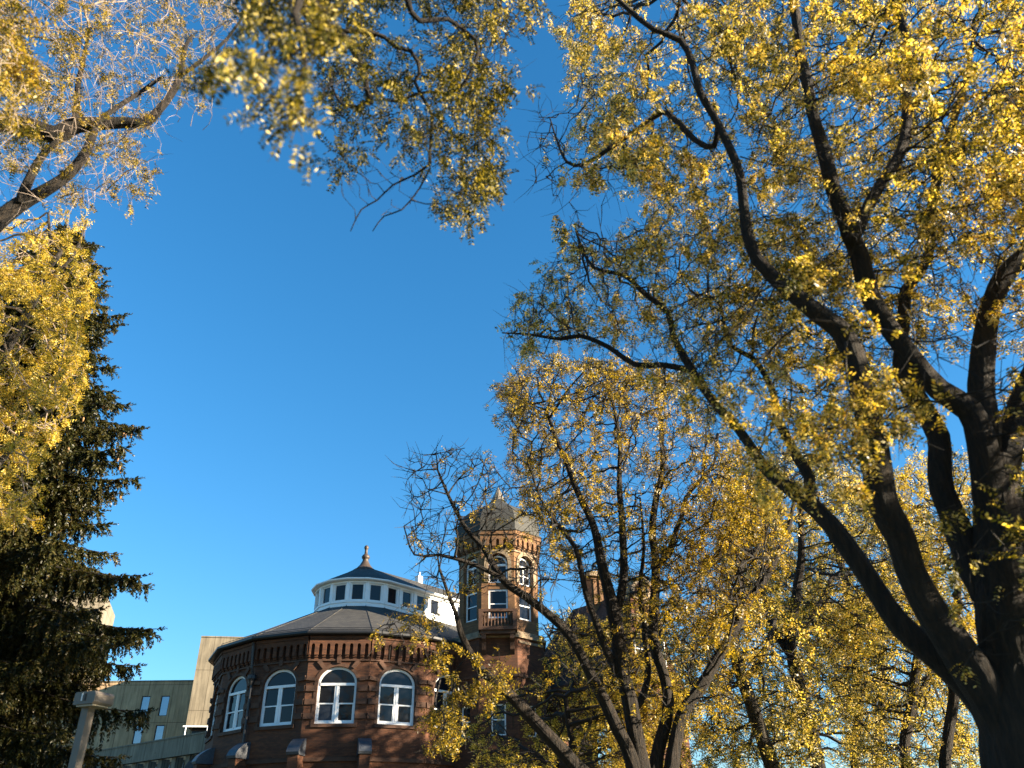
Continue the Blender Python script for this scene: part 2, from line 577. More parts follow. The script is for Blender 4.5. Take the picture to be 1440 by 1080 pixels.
sheet('ground', [(-2500, -2500), (2500, -2500), (2500, 2500), (-2500, 2500)], 0.0, M['grass'])
sheet('path', [(-30, 40.5), (30, 40.5), (30, 43), (-30, 43)], 0.004, M['path'])
sheet('path', [(-2.2, -40), (0.4, -40), (0.4, 40.4), (-2.2, 40.4)], 0.008, M['path'])

# ------------------------------------------------------------------ the brick building
bld = thing('brick_building', 'red brown brick hall with polygonal end, white lantern, domed tower and dark steep wing', 'building', (-10.5, 57, 0))
C0 = (-10.75, 57.0)
A0 = math.radians(3.9)
ST = math.radians(22.5)
AP = 8.75
LA = 3.1
W0 = 2 * AP * math.tan(ST / 2)
NA = A0 + 2 * ST                                  # direction the long side faces
ZE = 13.2
LONG = 14.0
walls = MB(); corn = MB(); trim = MB(); gut = MB()
for k in range(-6, 3):
    fr = facet(C0, A0 + k * ST, AP)
    u0, u1 = -W0 / 2, W0 / 2
    if k == 2: u1 = LONG
    if k == -6: u0 = -LONG
    ops = []
    if -5 <= k <= 1: ops = [(0, 1.09, 8.5, 10.65, .9)]
    if k == 2: ops = [(u, 1.09, 8.5, 10.65, .9) for u in (0, 4.0)]
    wall_arched(walls, fr, u0, u1, 0, ZE, ops)
    corbel_band(corn, fr, u0, u1, 12.15, 13.04, .24, .46, .21, 12.68)
    corn.box(fr, u0, u1, 13.04, 13.2, 0.004, .3)
    trim.box(fr, u0, u1, 11.84, 11.93, 0.004, .09)
    trim.box(fr, u0, u1, 6.6, 6.8, 0.004, .1)
    for (uc, hw, zs, zsp, rise) in ops:
        f = shifted(fr, uc)
        sur = MB()
        sur.ring(f, arch_outline(hw + .18, zs - .01, zsp, rise + .18), arch_outline(hw + .004, zs, zsp, rise + .004), .003, .03)
        for j in range(9):                        # rough stones round the arch
            a = math.pi * (j + .5) / 9
            if j % 2: continue
            da = .085
            ol = [(-(hw + r) * math.cos(a + s), zsp + (rise + r) * math.sin(a + s)) for r, s in ((.16, -da), (.66, -da * .9), (.66, da * .9), (.16, da))]
            sur.prism(f, ol, 0.004, .1 + .03 * (j % 4 == 0))
        for zz in (8.75, 9.5, 10.2):
            for s in (-1, 1):
                a, b = sorted((s * (hw + .04), s * (hw + .62)))
                sur.box(f, a, b, zz, zz + .3, 0.004, .09)
        sur.build('arch_stones', M['stone'], bld)
        arched_window(bld, fr, uc, hw, zs, zsp, rise)
walls.build('wall', M['brick'], bld)
corn.build('corbel_cornice', M['brick'], bld)
trim.build('string_course', M['stone'], bld)

# roof skirts: half drum plus straight part
def drum_ring(ap):
    """plan points of the eave line at apothem ap, from the left long side round to the right long side"""
    pts = []
    R = ap / math.cos(ST / 2)
    fl = facet(C0, A0 - 6 * ST, ap); pts.append(fl.p(-LONG, 0)[:2])
    for k in range(-6, 2):
        a = A0 + (k + .5) * ST
        pts.append((C0[0] + R * math.sin(a), C0[1] - R * math.cos(a)))
    frr = facet(C0, A0 + 2 * ST, ap); pts.append(frr.p(LONG, 0)[:2])
    return pts


def skirt(mb, prof):
    rings = [drum_ring(r) for r, z in prof]
    n = len(rings[0])
    vs = [(x, y, prof[i][1]) for i in range(len(prof)) for (x, y) in rings[i]]
    fs = [(i * n + k, i * n + k + 1, (i + 1) * n + k + 1, (i + 1) * n + k) for i in range(len(prof) - 1) for k in range(n - 1)]
    mb.add(vs, fs)


rf = MB(); skirt(rf, [(AP + .58, 13.38), (LA + .05, 16.55)])
roof = rf.build('roof', M['shingle'], bld)
ga = MB(); skirt(ga, [(AP + a, b) for a, b in ((.05, 13.23), (.55, 13.23), (.62, 13.3), (.62, 13.42), (.55, 13.44), (.5, 13.39))])
ga.build('gutter', M['dark_metal'], bld)
sg = MB()
for k in range(-6, 2):
    a = A0 + (k + .5) * ST
    p0 = (C0[0] + (AP + .58) / math.cos(ST / 2) * math.sin(a), C0[1] - (AP + .58) / math.cos(ST / 2) * math.cos(a), 13.39)
    p1 = (C0[0] + (LA + .05) / math.cos(ST / 2) * math.sin(a), C0[1] - (LA + .05) / math.cos(ST / 2) * math.cos(a), 16.56)
    sg.tube([p0, p1], [.022, .022], 5)
sg.build('hip_cap', M['shingle'], roof)
# snow rail near the eave
sr = MB()
for off, zz in ((AP + .35, 13.64), (AP + .35, 13.55)):
    ring = [(x, y, zz) for x, y in drum_ring(off)]
    sr.tube(ring, [.018] * len(ring), 5)
sr.build('snow_rail', M['dark_metal'], roof)

# buttresses at the corners
for k in (-4, -3, -2, -1, 0, 1):
    a = A0 + (k - .5) * ST
    f = facet(C0, a, AP / math.cos(ST / 2) - .15)
    b = MB()
    b.box(f, -.28, .28, 0, 6.85, 0, .95)
    o = b.build('buttress', M['brick'], bld)
    c = MB()
    prof = [(0, 7.75), (.25, 7.73), (.6, 7.55), (.9, 7.32), (1.02, 7.15), (1.08, 7.0), (1.02, 6.87), (0, 6.87)]
    n = len(prof)
    vs = [f.p(-.35, z, d) for d, z in prof] + [f.p(.35, z, d) for d, z in prof]
    c.add(vs, [tuple(range(n)), tuple(range(2 * n - 1, n - 1, -1))] + [(i, (i + 1) % n, n + (i + 1) % n, n + i) for i in range(n)])
    c.build('buttress_cap', M['cap_slate'], o)

# downpipe
f = facet(C0, A0 - 1.5 * ST, AP / math.cos(ST / 2))
d = MB()
d.tube([f.p(0, 13.1, .5), f.p(0, 12.9, .42), f.p(0, 11.7, .3), f.p(0, 11.3, .16), f.p(0, 0.2, .16)], [.075] * 5, 8)
dp = d.build('downpipe', M['dark_metal'], bld)
d = MB(); d.lathe(f.p(0, 0, .17)[:2], [(.12, 10.75), (.2, 11.0), (.26, 11.1), (.26, 11.3), (.22, 11.32)], 8)
d.build('hopper', M['dark_metal'], dp)

# lantern and clerestory
WL = 2 * LA * math.tan(ST / 2)
ZL0, ZL1 = 16.4, 18.3
lw = MB()
CL = LONG - .01
for k in range(-6, 3):
    fr = facet(C0, A0 + k * ST, LA)
    u0, u1 = -WL / 2, WL / 2
    uw = [0.0]
    if k == 2:
        u1 = CL; uw = [i * 1.32 + .1 for i in range(0, 10)]
    if k == -6:
        u0 = -CL; uw = []
    wall_arched(lw, fr, u0, u1, ZL0 - .5, ZL1, [(u, .41, 16.96, 18.06, 0) for u in uw], .15)
    lw.box(fr, u0, u1, ZL0 + .1, ZL0 + .26, .003, .1)
    lw.box(fr, u0, u1, 16.8, 16.93, .003, .07)
    lw.box(fr, u0, u1, 18.1, 18.22, .003, .09)
    for u in [a - WL / 2 for a in uw] + [uw[-1] + WL / 2] if uw else []:
        lw.box(fr, u - .12, u + .12, 16.935, 18.095, .003, .055)
    for j, u in enumerate(uw):
        if k == 2 and j == 4: continue
        square_window(bld, fr, u, .41, 16.96, 18.06, .05, .05, False, 'lantern_window')
lantern = lw.build('lantern_wall', M['white'], bld)
# one added clerestory pane, tilted so that it mirrors the sun at the camera
fr = facet(C0, NA, LA)
GP = Vector(fr.p(4 * 1.32 + .1, 17.48, .06))
dv = (GP - Vector((0, 0, 1.6))).normalized()
hv = (SDIR - dv).normalized()
t1 = Vector((0, 0, 1)).cross(hv).normalized(); t2 = hv.cross(t1)
vs = [GP + t1 * a + t2 * b + hv * c for c in (-.02, .02) for (a, b) in ((-.42, -.48), (.42, -.48), (.42, .48), (-.42, .48))]
cm = MB(); cm.add(vs, [(3, 2, 1, 0), (4, 5, 6, 7), (0, 1, 5, 4), (1, 2, 6, 5), (2, 3, 7, 6), (3, 0, 4, 7)])
M['glint_glass'] = glass_mat('wavy_window_glass', (0.02, 0.02, 0.025), 0.07)
cw = cm.build('sun_glint_pane', M['glint_glass'], bld)

fe_ = Fr((C0[0] + math.cos(NA) * (LONG - .06), C0[1] + math.sin(NA) * (LONG - .06)), NA + math.pi / 2)
ew = MB(); ew.prism(fe_, [(-AP + .02, 0), (AP - .02, 0), (AP - .02, 13.2), (3.05, 16.5), (3.05, 18.3), (.1, 19.95), (-.1, 19.95), (-3.05, 18.3), (-3.05, 16.5), (-AP + .02, 13.2)], -.3, 0)
ew.build('end_wall', M['brick'], bld)
lr = MB()
def lantern_ring(ap):
    pts = []
    R = ap / math.cos(ST / 2)
    pts.append(facet(C0, A0 - 6 * ST, ap).p(-CL, 0)[:2])
    for k in range(-6, 2):
        a = A0 + (k + .5) * ST
        pts.append((C0[0] + R * math.sin(a), C0[1] - R * math.cos(a)))
    pts.append(facet(C0, NA, ap).p(CL, 0)[:2])
    return pts
prof = [(3.46, 18.34), (2.4, 18.95), (1.3, 19.55), (.75, 19.9), (.02, 20.0)]
rings = [lantern_ring(r) for r, z in prof]
n = len(rings[0])
lr.add([(x, y, prof[i][1]) for i in range(len(prof)) for x, y in rings[i]], [(i * n + k, i * n + k + 1, (i + 1) * n + k + 1, (i + 1) * n + k) for i in range(len(prof) - 1) for k in range(n - 1)])
lroof = lr.build('lantern_roof', M['shingle'], bld)
ev = MB()
prof = [(3.11, 18.24), (3.44, 18.24), (3.5, 18.28), (3.5, 18.36), (3.44, 18.37)]
rings = [lantern_ring(r) for r, z in prof]
ev.add([(x, y, prof[i][1]) for i in range(len(prof)) for x, y in rings[i]], [(i * n + k, i * n + k + 1, (i + 1) * n + k + 1, (i + 1) * n + k) for i in range(len(prof) - 1) for k in range(n - 1)])
ev.build('lantern_eave', M['white'], lroof)
fi = MB()
fi.lathe(C0, [(.95, 19.8), (.6, 20.05), (.38, 20.3), (.22, 20.6), (.2, 20.75), (.26, 20.8), (.3, 20.92), (.22, 21.05), (.12, 21.12), (.1, 21.45), (.15, 21.55), (.17, 21.62), (.12, 21.74), (.03, 21.8)], 16)
fi.build('finial', M['finial'], lroof, True)
ax = Vector((math.cos(NA), math.sin(NA), 0))
vp = Vector((C0[0], C0[1], 0)) + ax * 5.2
fv = Fr((vp.x, vp.y), NA)
v = MB(); v.box(fv, -.22, .22, 19.7, 20.65, -.2, .2); v.box(fv, .02, .1, 20.653, 21.0, -.05, .05)
v.build('roof_vent', M['white'], bld)

# ------------------------------------------------------------------ tower
T0 = (-1.1, 53.0)
TA = 2.5
O8 = math.radians(45)
WT = 2 * TA * math.tan(O8 / 2)
tw = MB(); tt = MB(); tc = MB(); tb = MB(); tg = MB()
lowA = 2.78
WLO = 2 * lowA * math.tan(O8 / 2)
tl = MB()
for k in range(8):
    fl = facet(T0, k * O8, lowA)
    ops = [(0, .42, 8.0, 9.7, 0)] if k in (0, 1, 7) else []
    wall_arched(tl, fl, -WLO / 2, WLO / 2, 0, 13.6, ops, .25)
    if ops: square_window(bld, fl, 0, .42, 8.0, 9.7, .12, .08, True)
    fr = facet(T0, k * O8, TA)
    ops = [(0, .56, 14.75, 16.55, 0), (0, .56, 16.95, 18.15, .55)] if k in (0, 1, 7, 6, 2) else []
    # recessed bay with both windows behind a tall arch
    if ops:
        wall_arched(tw, fr, -WT / 2, WT / 2, 13.6, 20.2, [(0, .62, 14.7, 18.2, .62)], .22)
        fb = facet(T0, k * O8, TA - .22)
        g3 = MB(); g3.box(fb, -.62, .62, 16.55, 16.95, -.05, .08); g3.build('spandrel_panel', M['buff_brick'], bld)
        square_window(bld, fr, 0, .6, 14.75, 16.53, .22, .1, True)
        arched_window(bld, fr, 0, .6, 16.96, 18.15, .58, False, .22, .1, False)
        g2 = MB(); g2.box(shifted(fr, 0), -.03, .03, 17.06, 18.02, -.33, -.23); g2.box(shifted(fr, 0), -.5, -.032, 17.5, 17.56, -.33, -.24); g2.box(shifted(fr, 0), .032, .5, 17.5, 17.56, -.33, -.24)
        g2.build('glazing_bar', M['white'], bld)
        g3 = MB(); g3.ring(fr, arch_outline(.86, 16.95, 18.2, .86), arch_outline(.63, 16.95, 18.2, .63), .004, .07)
        g3.build('window_surround', M['pale_stone'], bld)
    else:
        wall_arched(tw, fr, -WT / 2, WT / 2, 13.6, 20.2, [], .22)
    # cornice
    fw = WT / 2 + .09
    corbel_band(tc, fr, -fw, fw, 19.25, 20.0, .24, .42, .19, 19.62)
    fc = WT / 2 + .13
    tc.box(fr, -fc, fc, 20.0, 20.25, -.05, .32)
    tt.box(fr, -WT / 2 - .03, WT / 2 + .03, 18.92, 19.02, .004, .08)
    tb.box(fl, -WLO / 2 - .07, WLO / 2 + .07, 13.45, 13.6, -.2, .16)
    tb.box(fl, -WLO / 2 - .03, WLO / 2 + .03, 13.6, 13.85, -.3, .05)
    tg.box(fl, -WLO / 2 - .03, WLO / 2 + .03, 11.2, 11.35, .004, .09)
    if k == 1:
        tb.box(fl, -WLO / 2 + .1, WLO / 2 - .1, 13.15, 13.3, .004, .07)
tl.build('tower_base_wall', M['brick'], bld)
tw.build('tower_wall', M['buff_brick'], bld)
tc.build('tower_cornice', M['buff_brick'], bld)
tt.build('tower_string_course', M['pale_stone'], bld)
tg.build('tower_string_course', M['stone'], bld)
tb.build('tower_base_moulding', M['pale_stone'], bld)
dm = MB()
RC = 1 / math.cos(O8 / 2)
dm.lathe(T0, [(r * RC, z) for r, z in ((2.7, 20.2), (2.88, 20.26), (2.86, 20.34), (2.72, 20.42), (2.74, 20.9), (2.62, 21.4), (2.36, 21.85), (1.95, 22.25), (1.45, 22.6), (1.0, 22.85), (.66, 23.1), (.45, 23.4), (.36, 23.55))], 8, O8 / 2)
dome = dm.build('tower_dome', M['dome'], bld)
tp = MB(); tp.lathe(T0, [(.48, 23.4), (.4, 23.62), (.22, 24.05), (.02, 24.45)], 12)
tp.build('dome_tip', M['tip'], dome)
# balcony on the middle face
fb = facet(T0, 0, lowA)
bl = MB()
bl.box(fb, -1.15, 1.15, 13.75, 13.95, -.3, .85)
bl.box(fb, -1.05, 1.05, 13.55, 13.747, .004, .7)
bl.box(fb, -1.15, 1.15, 14.82, 14.98, .6, .85)
for s in (-1, 1):
    a, b = sorted((s * 1.15, s * .9))
    bl.box(fb, a, b, 13.953, 14.817, .6, .85)
    bl.box(fb, a, b, 14.82, 14.98, -.28, .597)
    bl.box(fb, a + .05, b - .05, 13.953, 14.817, -.25, .597)
balc = bl.build('balcony', M['stone'], bld)
for i in range(9):
    u = -.8 + i * .2
    q = MB(); q.lathe(fb.p(u, 0, .72)[:2], [(.05, 13.953), (.035, 14.05), (.065, 14.2), (.03, 14.45), (.05, 14.7), (.05, 14.817)], 8)
    q.build('baluster', M['stone'], balc)
for s in (-1, 1):
    q = MB()
    pr = [(.004, 13.5), (.75, 13.5), (.72, 13.25), (.45, 13.1), (.3, 12.7), (.004, 12.45)]
    n = len(pr)
    vs = [fb.p(s * .85 - .13, z, d) for d, z in pr] + [fb.p(s * .85 + .13, z, d) for d, z in pr]
    q.add(vs, [tuple(range(n)), tuple(range(2 * n - 1, n - 1, -1))] + [(i, (i + 1) % n, n + (i + 1) % n, n + i) for i in range(n)])
    q.build('bracket', M['stone'], balc)

# ------------------------------------------------------------------ steep dark-roofed wing
WD = Vector((.66, -.75, 0)).normalized()
WN = math.atan2(WD.x, -WD.y)                      # the end gable faces this way
WB = Vector((WD.y, -WD.x, 0))                      # the eave side faces this way (towards the left)
EA = Vector((1.85, 52.8, 0)); LW = 6.0; DW = 5.6
w = MB()
fe = Fr((EA.x + WD.x * 0, EA.y + WD.y * 0), 0)
fe.u = WD; fe.n = Vector((-.75, -.66, 0)).normalized()
wall_arched(w, fe, -3.0, LW, 0, 10.8, [(1.5, .6, 6.0, 7.6, .6), (4.3, .6, 6.0, 7.6, .6)], .25)
bk = Vector((-fe.n.x, -fe.n.y, 0))
fg = Fr((0, 0), 0); fg.o = EA + WD * LW + bk * (DW / 2); fg.u = bk; fg.n = WD
gp = [(-DW / 2, 0), (DW / 2, 0), (DW / 2, 11.2), (DW / 2 - .5, 11.3), (DW / 2 - .9, 12.4), (1.35, 14.4), (1.3, 15.4)]
gp += [(1.15 * math.cos(math.pi * i / 10), 15.7 + 1.15 * math.sin(math.pi * i / 10)) for i in range(11)]
gp += [(-1.3, 15.4), (-1.35, 14.4), (-DW / 2 + .9, 12.4), (-DW / 2 + .5, 11.3), (-DW / 2, 11.2)]
w.prism(fg, gp, -.35, 0)
w.build('wing_wall', M['brick'], bld)
gc = MB()
gc.prism(fg, [(.6 * math.cos(2 * math.pi * i / 14), 15.75 + .6 * math.sin(2 * math.pi * i / 14)) for i in range(14)], .004, .12)
gc.ring(fg, [(1.3 * math.cos(math.pi * i / 12), 15.7 + 1.3 * math.sin(math.pi * i / 12)) for i in range(13)] + [(-1.3, 15.5), (1.3, 15.5)],
        [(1.0 * math.cos(math.pi * i / 12), 15.7 + 1.0 * math.sin(math.pi * i / 12)) for i in range(13)] + [(-1.0, 15.62), (1.0, 15.62)], -.42, .1)
gc.box(fg, -1.5, 1.5, 14.3, 14.5, .004, .14)
gc.build('gable_coping', M['pale_stone'], bld)
for uc in (-.9, .9):
    square_window(bld, fg, uc, .5, 11.6, 13.4, -.09, .09, True)
wc = MB(); corbel_band(wc, fe, -1.0, LW, 9.9, 10.7, .24, .46, .2, 10.3)
wc.box(fe, -1.0, LW, 10.7, 10.85, .004, .32)
wc.build('wing_cornice', M['brick'], bld)
rr = MB()
E0 = EA - WD * 3 + Vector(fe.n) * .3; E1 = EA + WD * (LW - .36) + Vector(fe.n) * .3
R0 = EA - WD * .2 + bk * (DW / 2); R1 = EA + WD * (LW - .36) + bk * (DW / 2)
B0 = EA - WD * 3 + bk * (DW + .3); B1 = EA + WD * (LW - .36) + bk * (DW + .3)
Z = lambda p, z: (p.x, p.y, z)
rr.add([Z(E0, 10.85), Z(E1, 10.85), Z(R1, 16.3), Z(R0, 16.3), Z(B0, 10.85), Z(B1, 10.85)], [(0, 1, 2, 3), (5, 4, 3, 2), (4, 0, 3)])
wr = rr.build('wing_roof', M['slate'], bld)
sk = MB(); fs_ = Fr((0, 0), 0); fs_.o = EA + WD * 2.2 + bk * .85; fs_.u = WD; fs_.n = fe.n
sk.box(fs_, -.35, .35, 12.4, 13.3, -.3, .12)
sk.build('skylight', M['cap_slate'], wr)
for (s, h) in ((2.0, 18.2),):
    cp = EA + WD * s + bk * (DW / 2 + .1)
    fc = Fr((cp.x, cp.y), math.radians(20))
    c = MB(); c.box(fc, -.62, .62, 14.5, h - .35, -.5, .5)
    for u in (-.42, 0, .42): c.box(fc, u - .1, u + .1, 16.0, h - .5, .503, .6)
    co = c.build('chimney', M['buff_brick'], bld)
    c = MB(); c.box(fc, -.78, .78, h - .35, h - .15, -.66, .7); c.box(fc, -.7, .7, h - .147, h, -.58, .6)
    c.build('chimney_cap', M['pale_stone'], co)

# ------------------------------------------------------------------ concrete building
con = thing('concrete_building', 'grey brown board marked concrete building with slit windows and tall slab, behind the brick hall', 'building', (-30, 84, 0))
GA = math.radians(12)
def cpt(px, py, Y): return Vector(at(px, py, Y))
# tall slab
p = cpt(283, 896, 80); ztop = p.z
fsl = Fr((p.x, p.y), math.radians(10))
b = MB(); b.box(fsl, 0, 12.5, cpt(265, 1021, 80).z, ztop, -9, 0)
slab = b.build('slab_block', M['concrete'], con)
zb = cpt(265, 1021, 80).z
b = MB(); b.box(fsl, 0, 12.5, ztop + .003, ztop + .12, -9.05, .06); b.build('coping', M['concrete_b'], slab)
b = MB(); b.box(fsl, 0.4, 12.3, zb - 2.2, zb - .003, -8, -1.2); b.build('glazed_band', M['glass'], con)
b = MB()
b.tube([fsl.p(-.2, zb - .05, .15), fsl.p(12.5, zb - .05, .15)], [.07, .07], 6)
for i in range(7): b.tube([fsl.p(.05 + 1.9 * i, zb - .05, .15), fsl.p(.05 + 1.9 * i, zb - 2.2, .15)], [.06, .06], 6)
b.build('railing', M['white'], con)
# lower block with slit windows
p = cpt(268, 958, 87); zt = p.z
fbk = Fr((p.x, p.y), math.radians(2))
zf = lambda py: float(cpt(215, py, 87).z)
ops = []
uu = lambda px, py: float((Vector(at(px, py, 87)) - fbk.o).dot(fbk.u))
wins = [(uu(204, 992), zf(1007), zf(979)), (uu(231, 992), zf(1007), zf(979)), (uu(224, 1030), zf(1046), zf(1020)), (uu(195, 1030), zf(1046), zf(1020))]
b = MB()
low = sorted([(u, .42, z0, z1, 0) for u, z0, z1 in wins if z0 < zf(1020)])
high = sorted([(u, .42, z0, z1, 0) for u, z0, z1 in wins if z0 >= zf(1020)])
zmid = zf(1014)
wall_arched(b, fbk, -14, 5, 0, zmid, low, .5)
wall_arched(b, fbk, -14, 5, zmid, zt, high, .5)
b.box(fbk, -14, 5, 0, zt - .004, -10, -.51)
blk = b.build('low_block', M['concrete_c'], con)
b = MB(); b.box(fbk, -14, 5, zt, zt + .12, -10, .05); b.build('coping', M['concrete_b'], blk)
for u, z0, z1 in wins:
    square_window(con, fbk, u, .42, z0, z1, .1, .06, False, 'slit_window', M['dark_metal'], M['coated_glass'])
# tower block behind the spruce
p = cpt(128, 930, 96)
ft = Fr((p.x, p.y), math.radians(18))
b = MB(); b.box(ft, -7.5, 0, 0, float(cpt(150, 836, 96).z), -10, 0)
for i in range(3): b.box(ft, -7.5 + 2.5 * i + .2, -7.5 + 2.5 * i + .5, 0, 27, .004, .5)
b.build('tower_block', M['concrete_b'], con)
# parapet walkway in front
P0 = cpt(150, 1052, 68); P1 = cpt(305, 1031, 59)
dr = (P1 - P0); dr.z = 0; Lp = dr.length; dr.normalize()
fp = Fr((P0.x, P0.y), math.atan2(dr.y, dr.x))
z1_ = float((P0.z + P1.z) / 2)
b = MB(); b.box(fp, -3, Lp + 3, z1_ - 1.2, z1_, -.4, 0)
b.box(fp, -3, Lp + 3, 0, z1_ - 1.25, -6, -1.4)
pr_ = b.build('parapet', M['concrete'], con)
b = MB(); b.box(fp, -3, Lp + 3, z1_ + .002, z1_ + .1, -.45, .05); b.build('coping', M['concrete_b'], pr_)
for i in range(9):
    u = -1.5 + i * 1.75
    b = MB(); b.box(fp, u, u + .5, 0, z1_ - 1.2, -.9, -.3); b.build('column', M['concrete'], con)
    square_window(con, fp, u + 1.1, .5, z1_ - 3.6, z1_ - 1.45, 1.3, .08, False, 'window', M['white'], M['coated_glass'] if i % 3 else M['glass'])

# ------------------------------------------------------------------ street lamp
lp = at(134, 984, 14)
lamp = thing('street_lamp', 'taupe street lamp with box head on a square pole in front of the spruce', 'street lamp', (float(lp[0]), 14.0, 0))
fl = Fr((lp[0], 14.0), math.radians(-20))
hz = float(lp[2])
b = MB(); b.box(fl, -.17, -.03, 0, hz - .1, -.07, .07)
b.box(fl, -.23, .03, 0, .12, -.13, .13)
b.build('pole', M['lamp_metal'], lamp)
h = MB()
f2 = fl
ol = [(-.2, hz - .1), (.2, hz - .1), (.225, hz - .07), (.225, hz + .05), (.2, hz + .09), (-.18, hz + .09), (-.2, hz + .06)]
h.prism(f2, ol, -.16, .24)
hd = h.build('lamp_head', M['lamp_metal'], lamp)
h = MB(); h.box(f2, -.16, .18, hz - .125, hz - .102, -.12, .2); h.build('lens', M['lamp_lens'], hd)
for u, m in ((-.04, 'white'), (.02, 'dark_metal')):
    h = MB(); h.box(f2, u, u + .022, hz - .05, hz + .06, .242, .254); h.build('clip', M[m], hd)


# ------------------------------------------------------------------ trees
def catmull(pts, rad, step):
    P = np.asarray(pts, float); R = np.asarray(rad, float)
    if len(P) < 3:
        n = max(2, int(np.linalg.norm(P[-1] - P[0]) / step) + 1)
        s = np.linspace(0, 1, n)[:, None]
        return P[0] + (P[-1] - P[0]) * s, R[0] + (R[-1] - R[0]) * s[:, 0]
    Q = np.vstack([2 * P[0] - P[1], P, 2 * P[-1] - P[-2]])
    op, orr = [], []
    for i in range(len(P) - 1):
        a, b, c, d = Q[i], Q[i + 1], Q[i + 2], Q[i + 3]
        n = max(1, int(np.linalg.norm(c - b) / step + .5))
        for k in range(n):
            s = k / n
            op.append(.5 * (2 * b + (c - a) * s + (2 * a - 5 * b + 4 * c - d) * s * s + (3 * b - a - 3 * c + d) * s ** 3))
            orr.append(R[i] + (R[i + 1] - R[i]) * s)
    op.append(P[-1]); orr.append(R[-1])
    return np.array(op), np.array(orr)


def poly_mask(poly, x, y):
    inside = np.zeros(len(x), bool)
    n = len(poly)
    j = n - 1
    for i in range(n):
        xi, yi = poly[i]; xj, yj = poly[j]
        c = ((yi > y) != (yj > y)) & (x < (xj - xi) * (y - yi) / (yj - yi + 1e-9) + xi)
        inside ^= c
        j = i
    return inside


def cloud(poly, n, Y, sY, seed, thin=0.0, freq=0.5):
    """points spread through a crown: n points, clumped by noise"""
    r = np.random.default_rng(seed)
    xs = [p[0] for p in poly]; ys = [p[1] for p in poly]
    out = []
    got = 0
    while got < n:
        x = r.uniform(min(xs), max(xs), n * 2); y = r.uniform(min(ys), max(ys), n * 2)
        m = poly_mask(poly, x, y)
        x = x[m]; y = y[m]
        yy = (Y(x, y) if callable(Y) else np.full(len(x), Y)) + np.clip(r.normal(0, sY, len(x)), -2 * sY, 2 * sY)
        p = at(x, y, yy)
        if thin > 0:
            keep = np.array([noise.noise(Vector(q) * freq + Vector((seed, 0, 0))) > thin - .5 + .25 * (r.random() - .5) for q in p])
            p = p[keep]
        out.append(p); got += len(p)
        if len(p) == 0: break
    return np.vstack(out)[:n]


def grow(P0, par0, atts, step, kill, infl, rng, maxit=160, wig=.25, trop=(0, 0, 0.0), clear=0.0):
    P = list(map(np.array, P0)); par = list(par0)
    A = np.array(atts)
    alive = np.ones(len(A), bool)
    Pn = np.array(P)
    near = np.zeros(len(A), int); nd = np.full(len(A), 1e9)
    for s in range(0, len(Pn), 400):
        D = np.linalg.norm(A[:, None, :] - Pn[None, s:s + 400, :], axis=2)
        k = D.argmin(1); dd = D[np.arange(len(A)), k]
        u = dd < nd; nd[u] = dd[u]; near[u] = k[u] + s
    if clear > 0: alive &= nd > clear
    trop = np.array(trop)
    childdirs = {}
    for it in range(maxit):
        act = alive & (nd < infl)
        if not act.any(): break
        idx = near[act]
        Pn = np.array(P)
        v = A[act] - Pn[idx]
        v /= np.linalg.norm(v, axis=1)[:, None] + 1e-9
        acc = np.zeros((len(P), 3)); np.add.at(acc, idx, v)
        uq = np.unique(idx)
        d = acc[uq]; ln = np.linalg.norm(d, axis=1)
        d = d / (ln[:, None] + 1e-9) + rng.normal(0, wig, d.shape) + trop
        d /= np.linalg.norm(d, axis=1)[:, None]
        new = Pn[uq] + d * step
        keep = []
        for i, u in enumerate(uq):
            cd = childdirs.setdefault(int(u), [])
            if any((c @ d[i]) > .93 for c in cd) or len(cd) > 2: continue
            cd.append(d[i]); keep.append(i)
        if not keep:
            # attractors nobody can reach any more
            alive[act] = False
            continue
        base = len(P)
        nw = new[keep]
        P += list(nw); par += list(uq[keep])
        D = np.linalg.norm(A[:, None, :] - nw[None], axis=2)
        k = D.argmin(1); dd = D[np.arange(len(A)), k]
        u = dd < nd; nd[u] = dd[u]; near[u] = k[u] + base
        alive &= nd > kill
    return np.array(P), np.array(par)


def prisms(p0, p1, r0, r1, sides):
    d = p1 - p0
    d /= np.linalg.norm(d, axis=1)[:, None] + 1e-9
    ref = np.where(np.abs(d[:, 2:3]) > .8, np.array([[1., 0, 0]]), np.array([[0, 0, 1.]]))
    a = np.cross(d, ref); a /= np.linalg.norm(a, axis=1)[:, None] + 1e-9
    b = np.cross(d, a)
    n = len(p0)
    V = np.empty((n, 2 * sides, 3))
    for k in range(sides):
        o = a * math.cos(2 * math.pi * k / sides) + b * math.sin(2 * math.pi * k / sides)
        V[:, k] = p0 + o * r0[:, None]
        V[:, sides + k] = p1 + o * r1[:, None]
    f = np.array([[k, (k + 1) % sides, sides + (k + 1) % sides, sides + k] for k in range(sides)])
    F = f[None] + (np.arange(n) * 2 * sides)[:, None, None]
    return V.reshape(-1, 3), F.reshape(-1, 4)


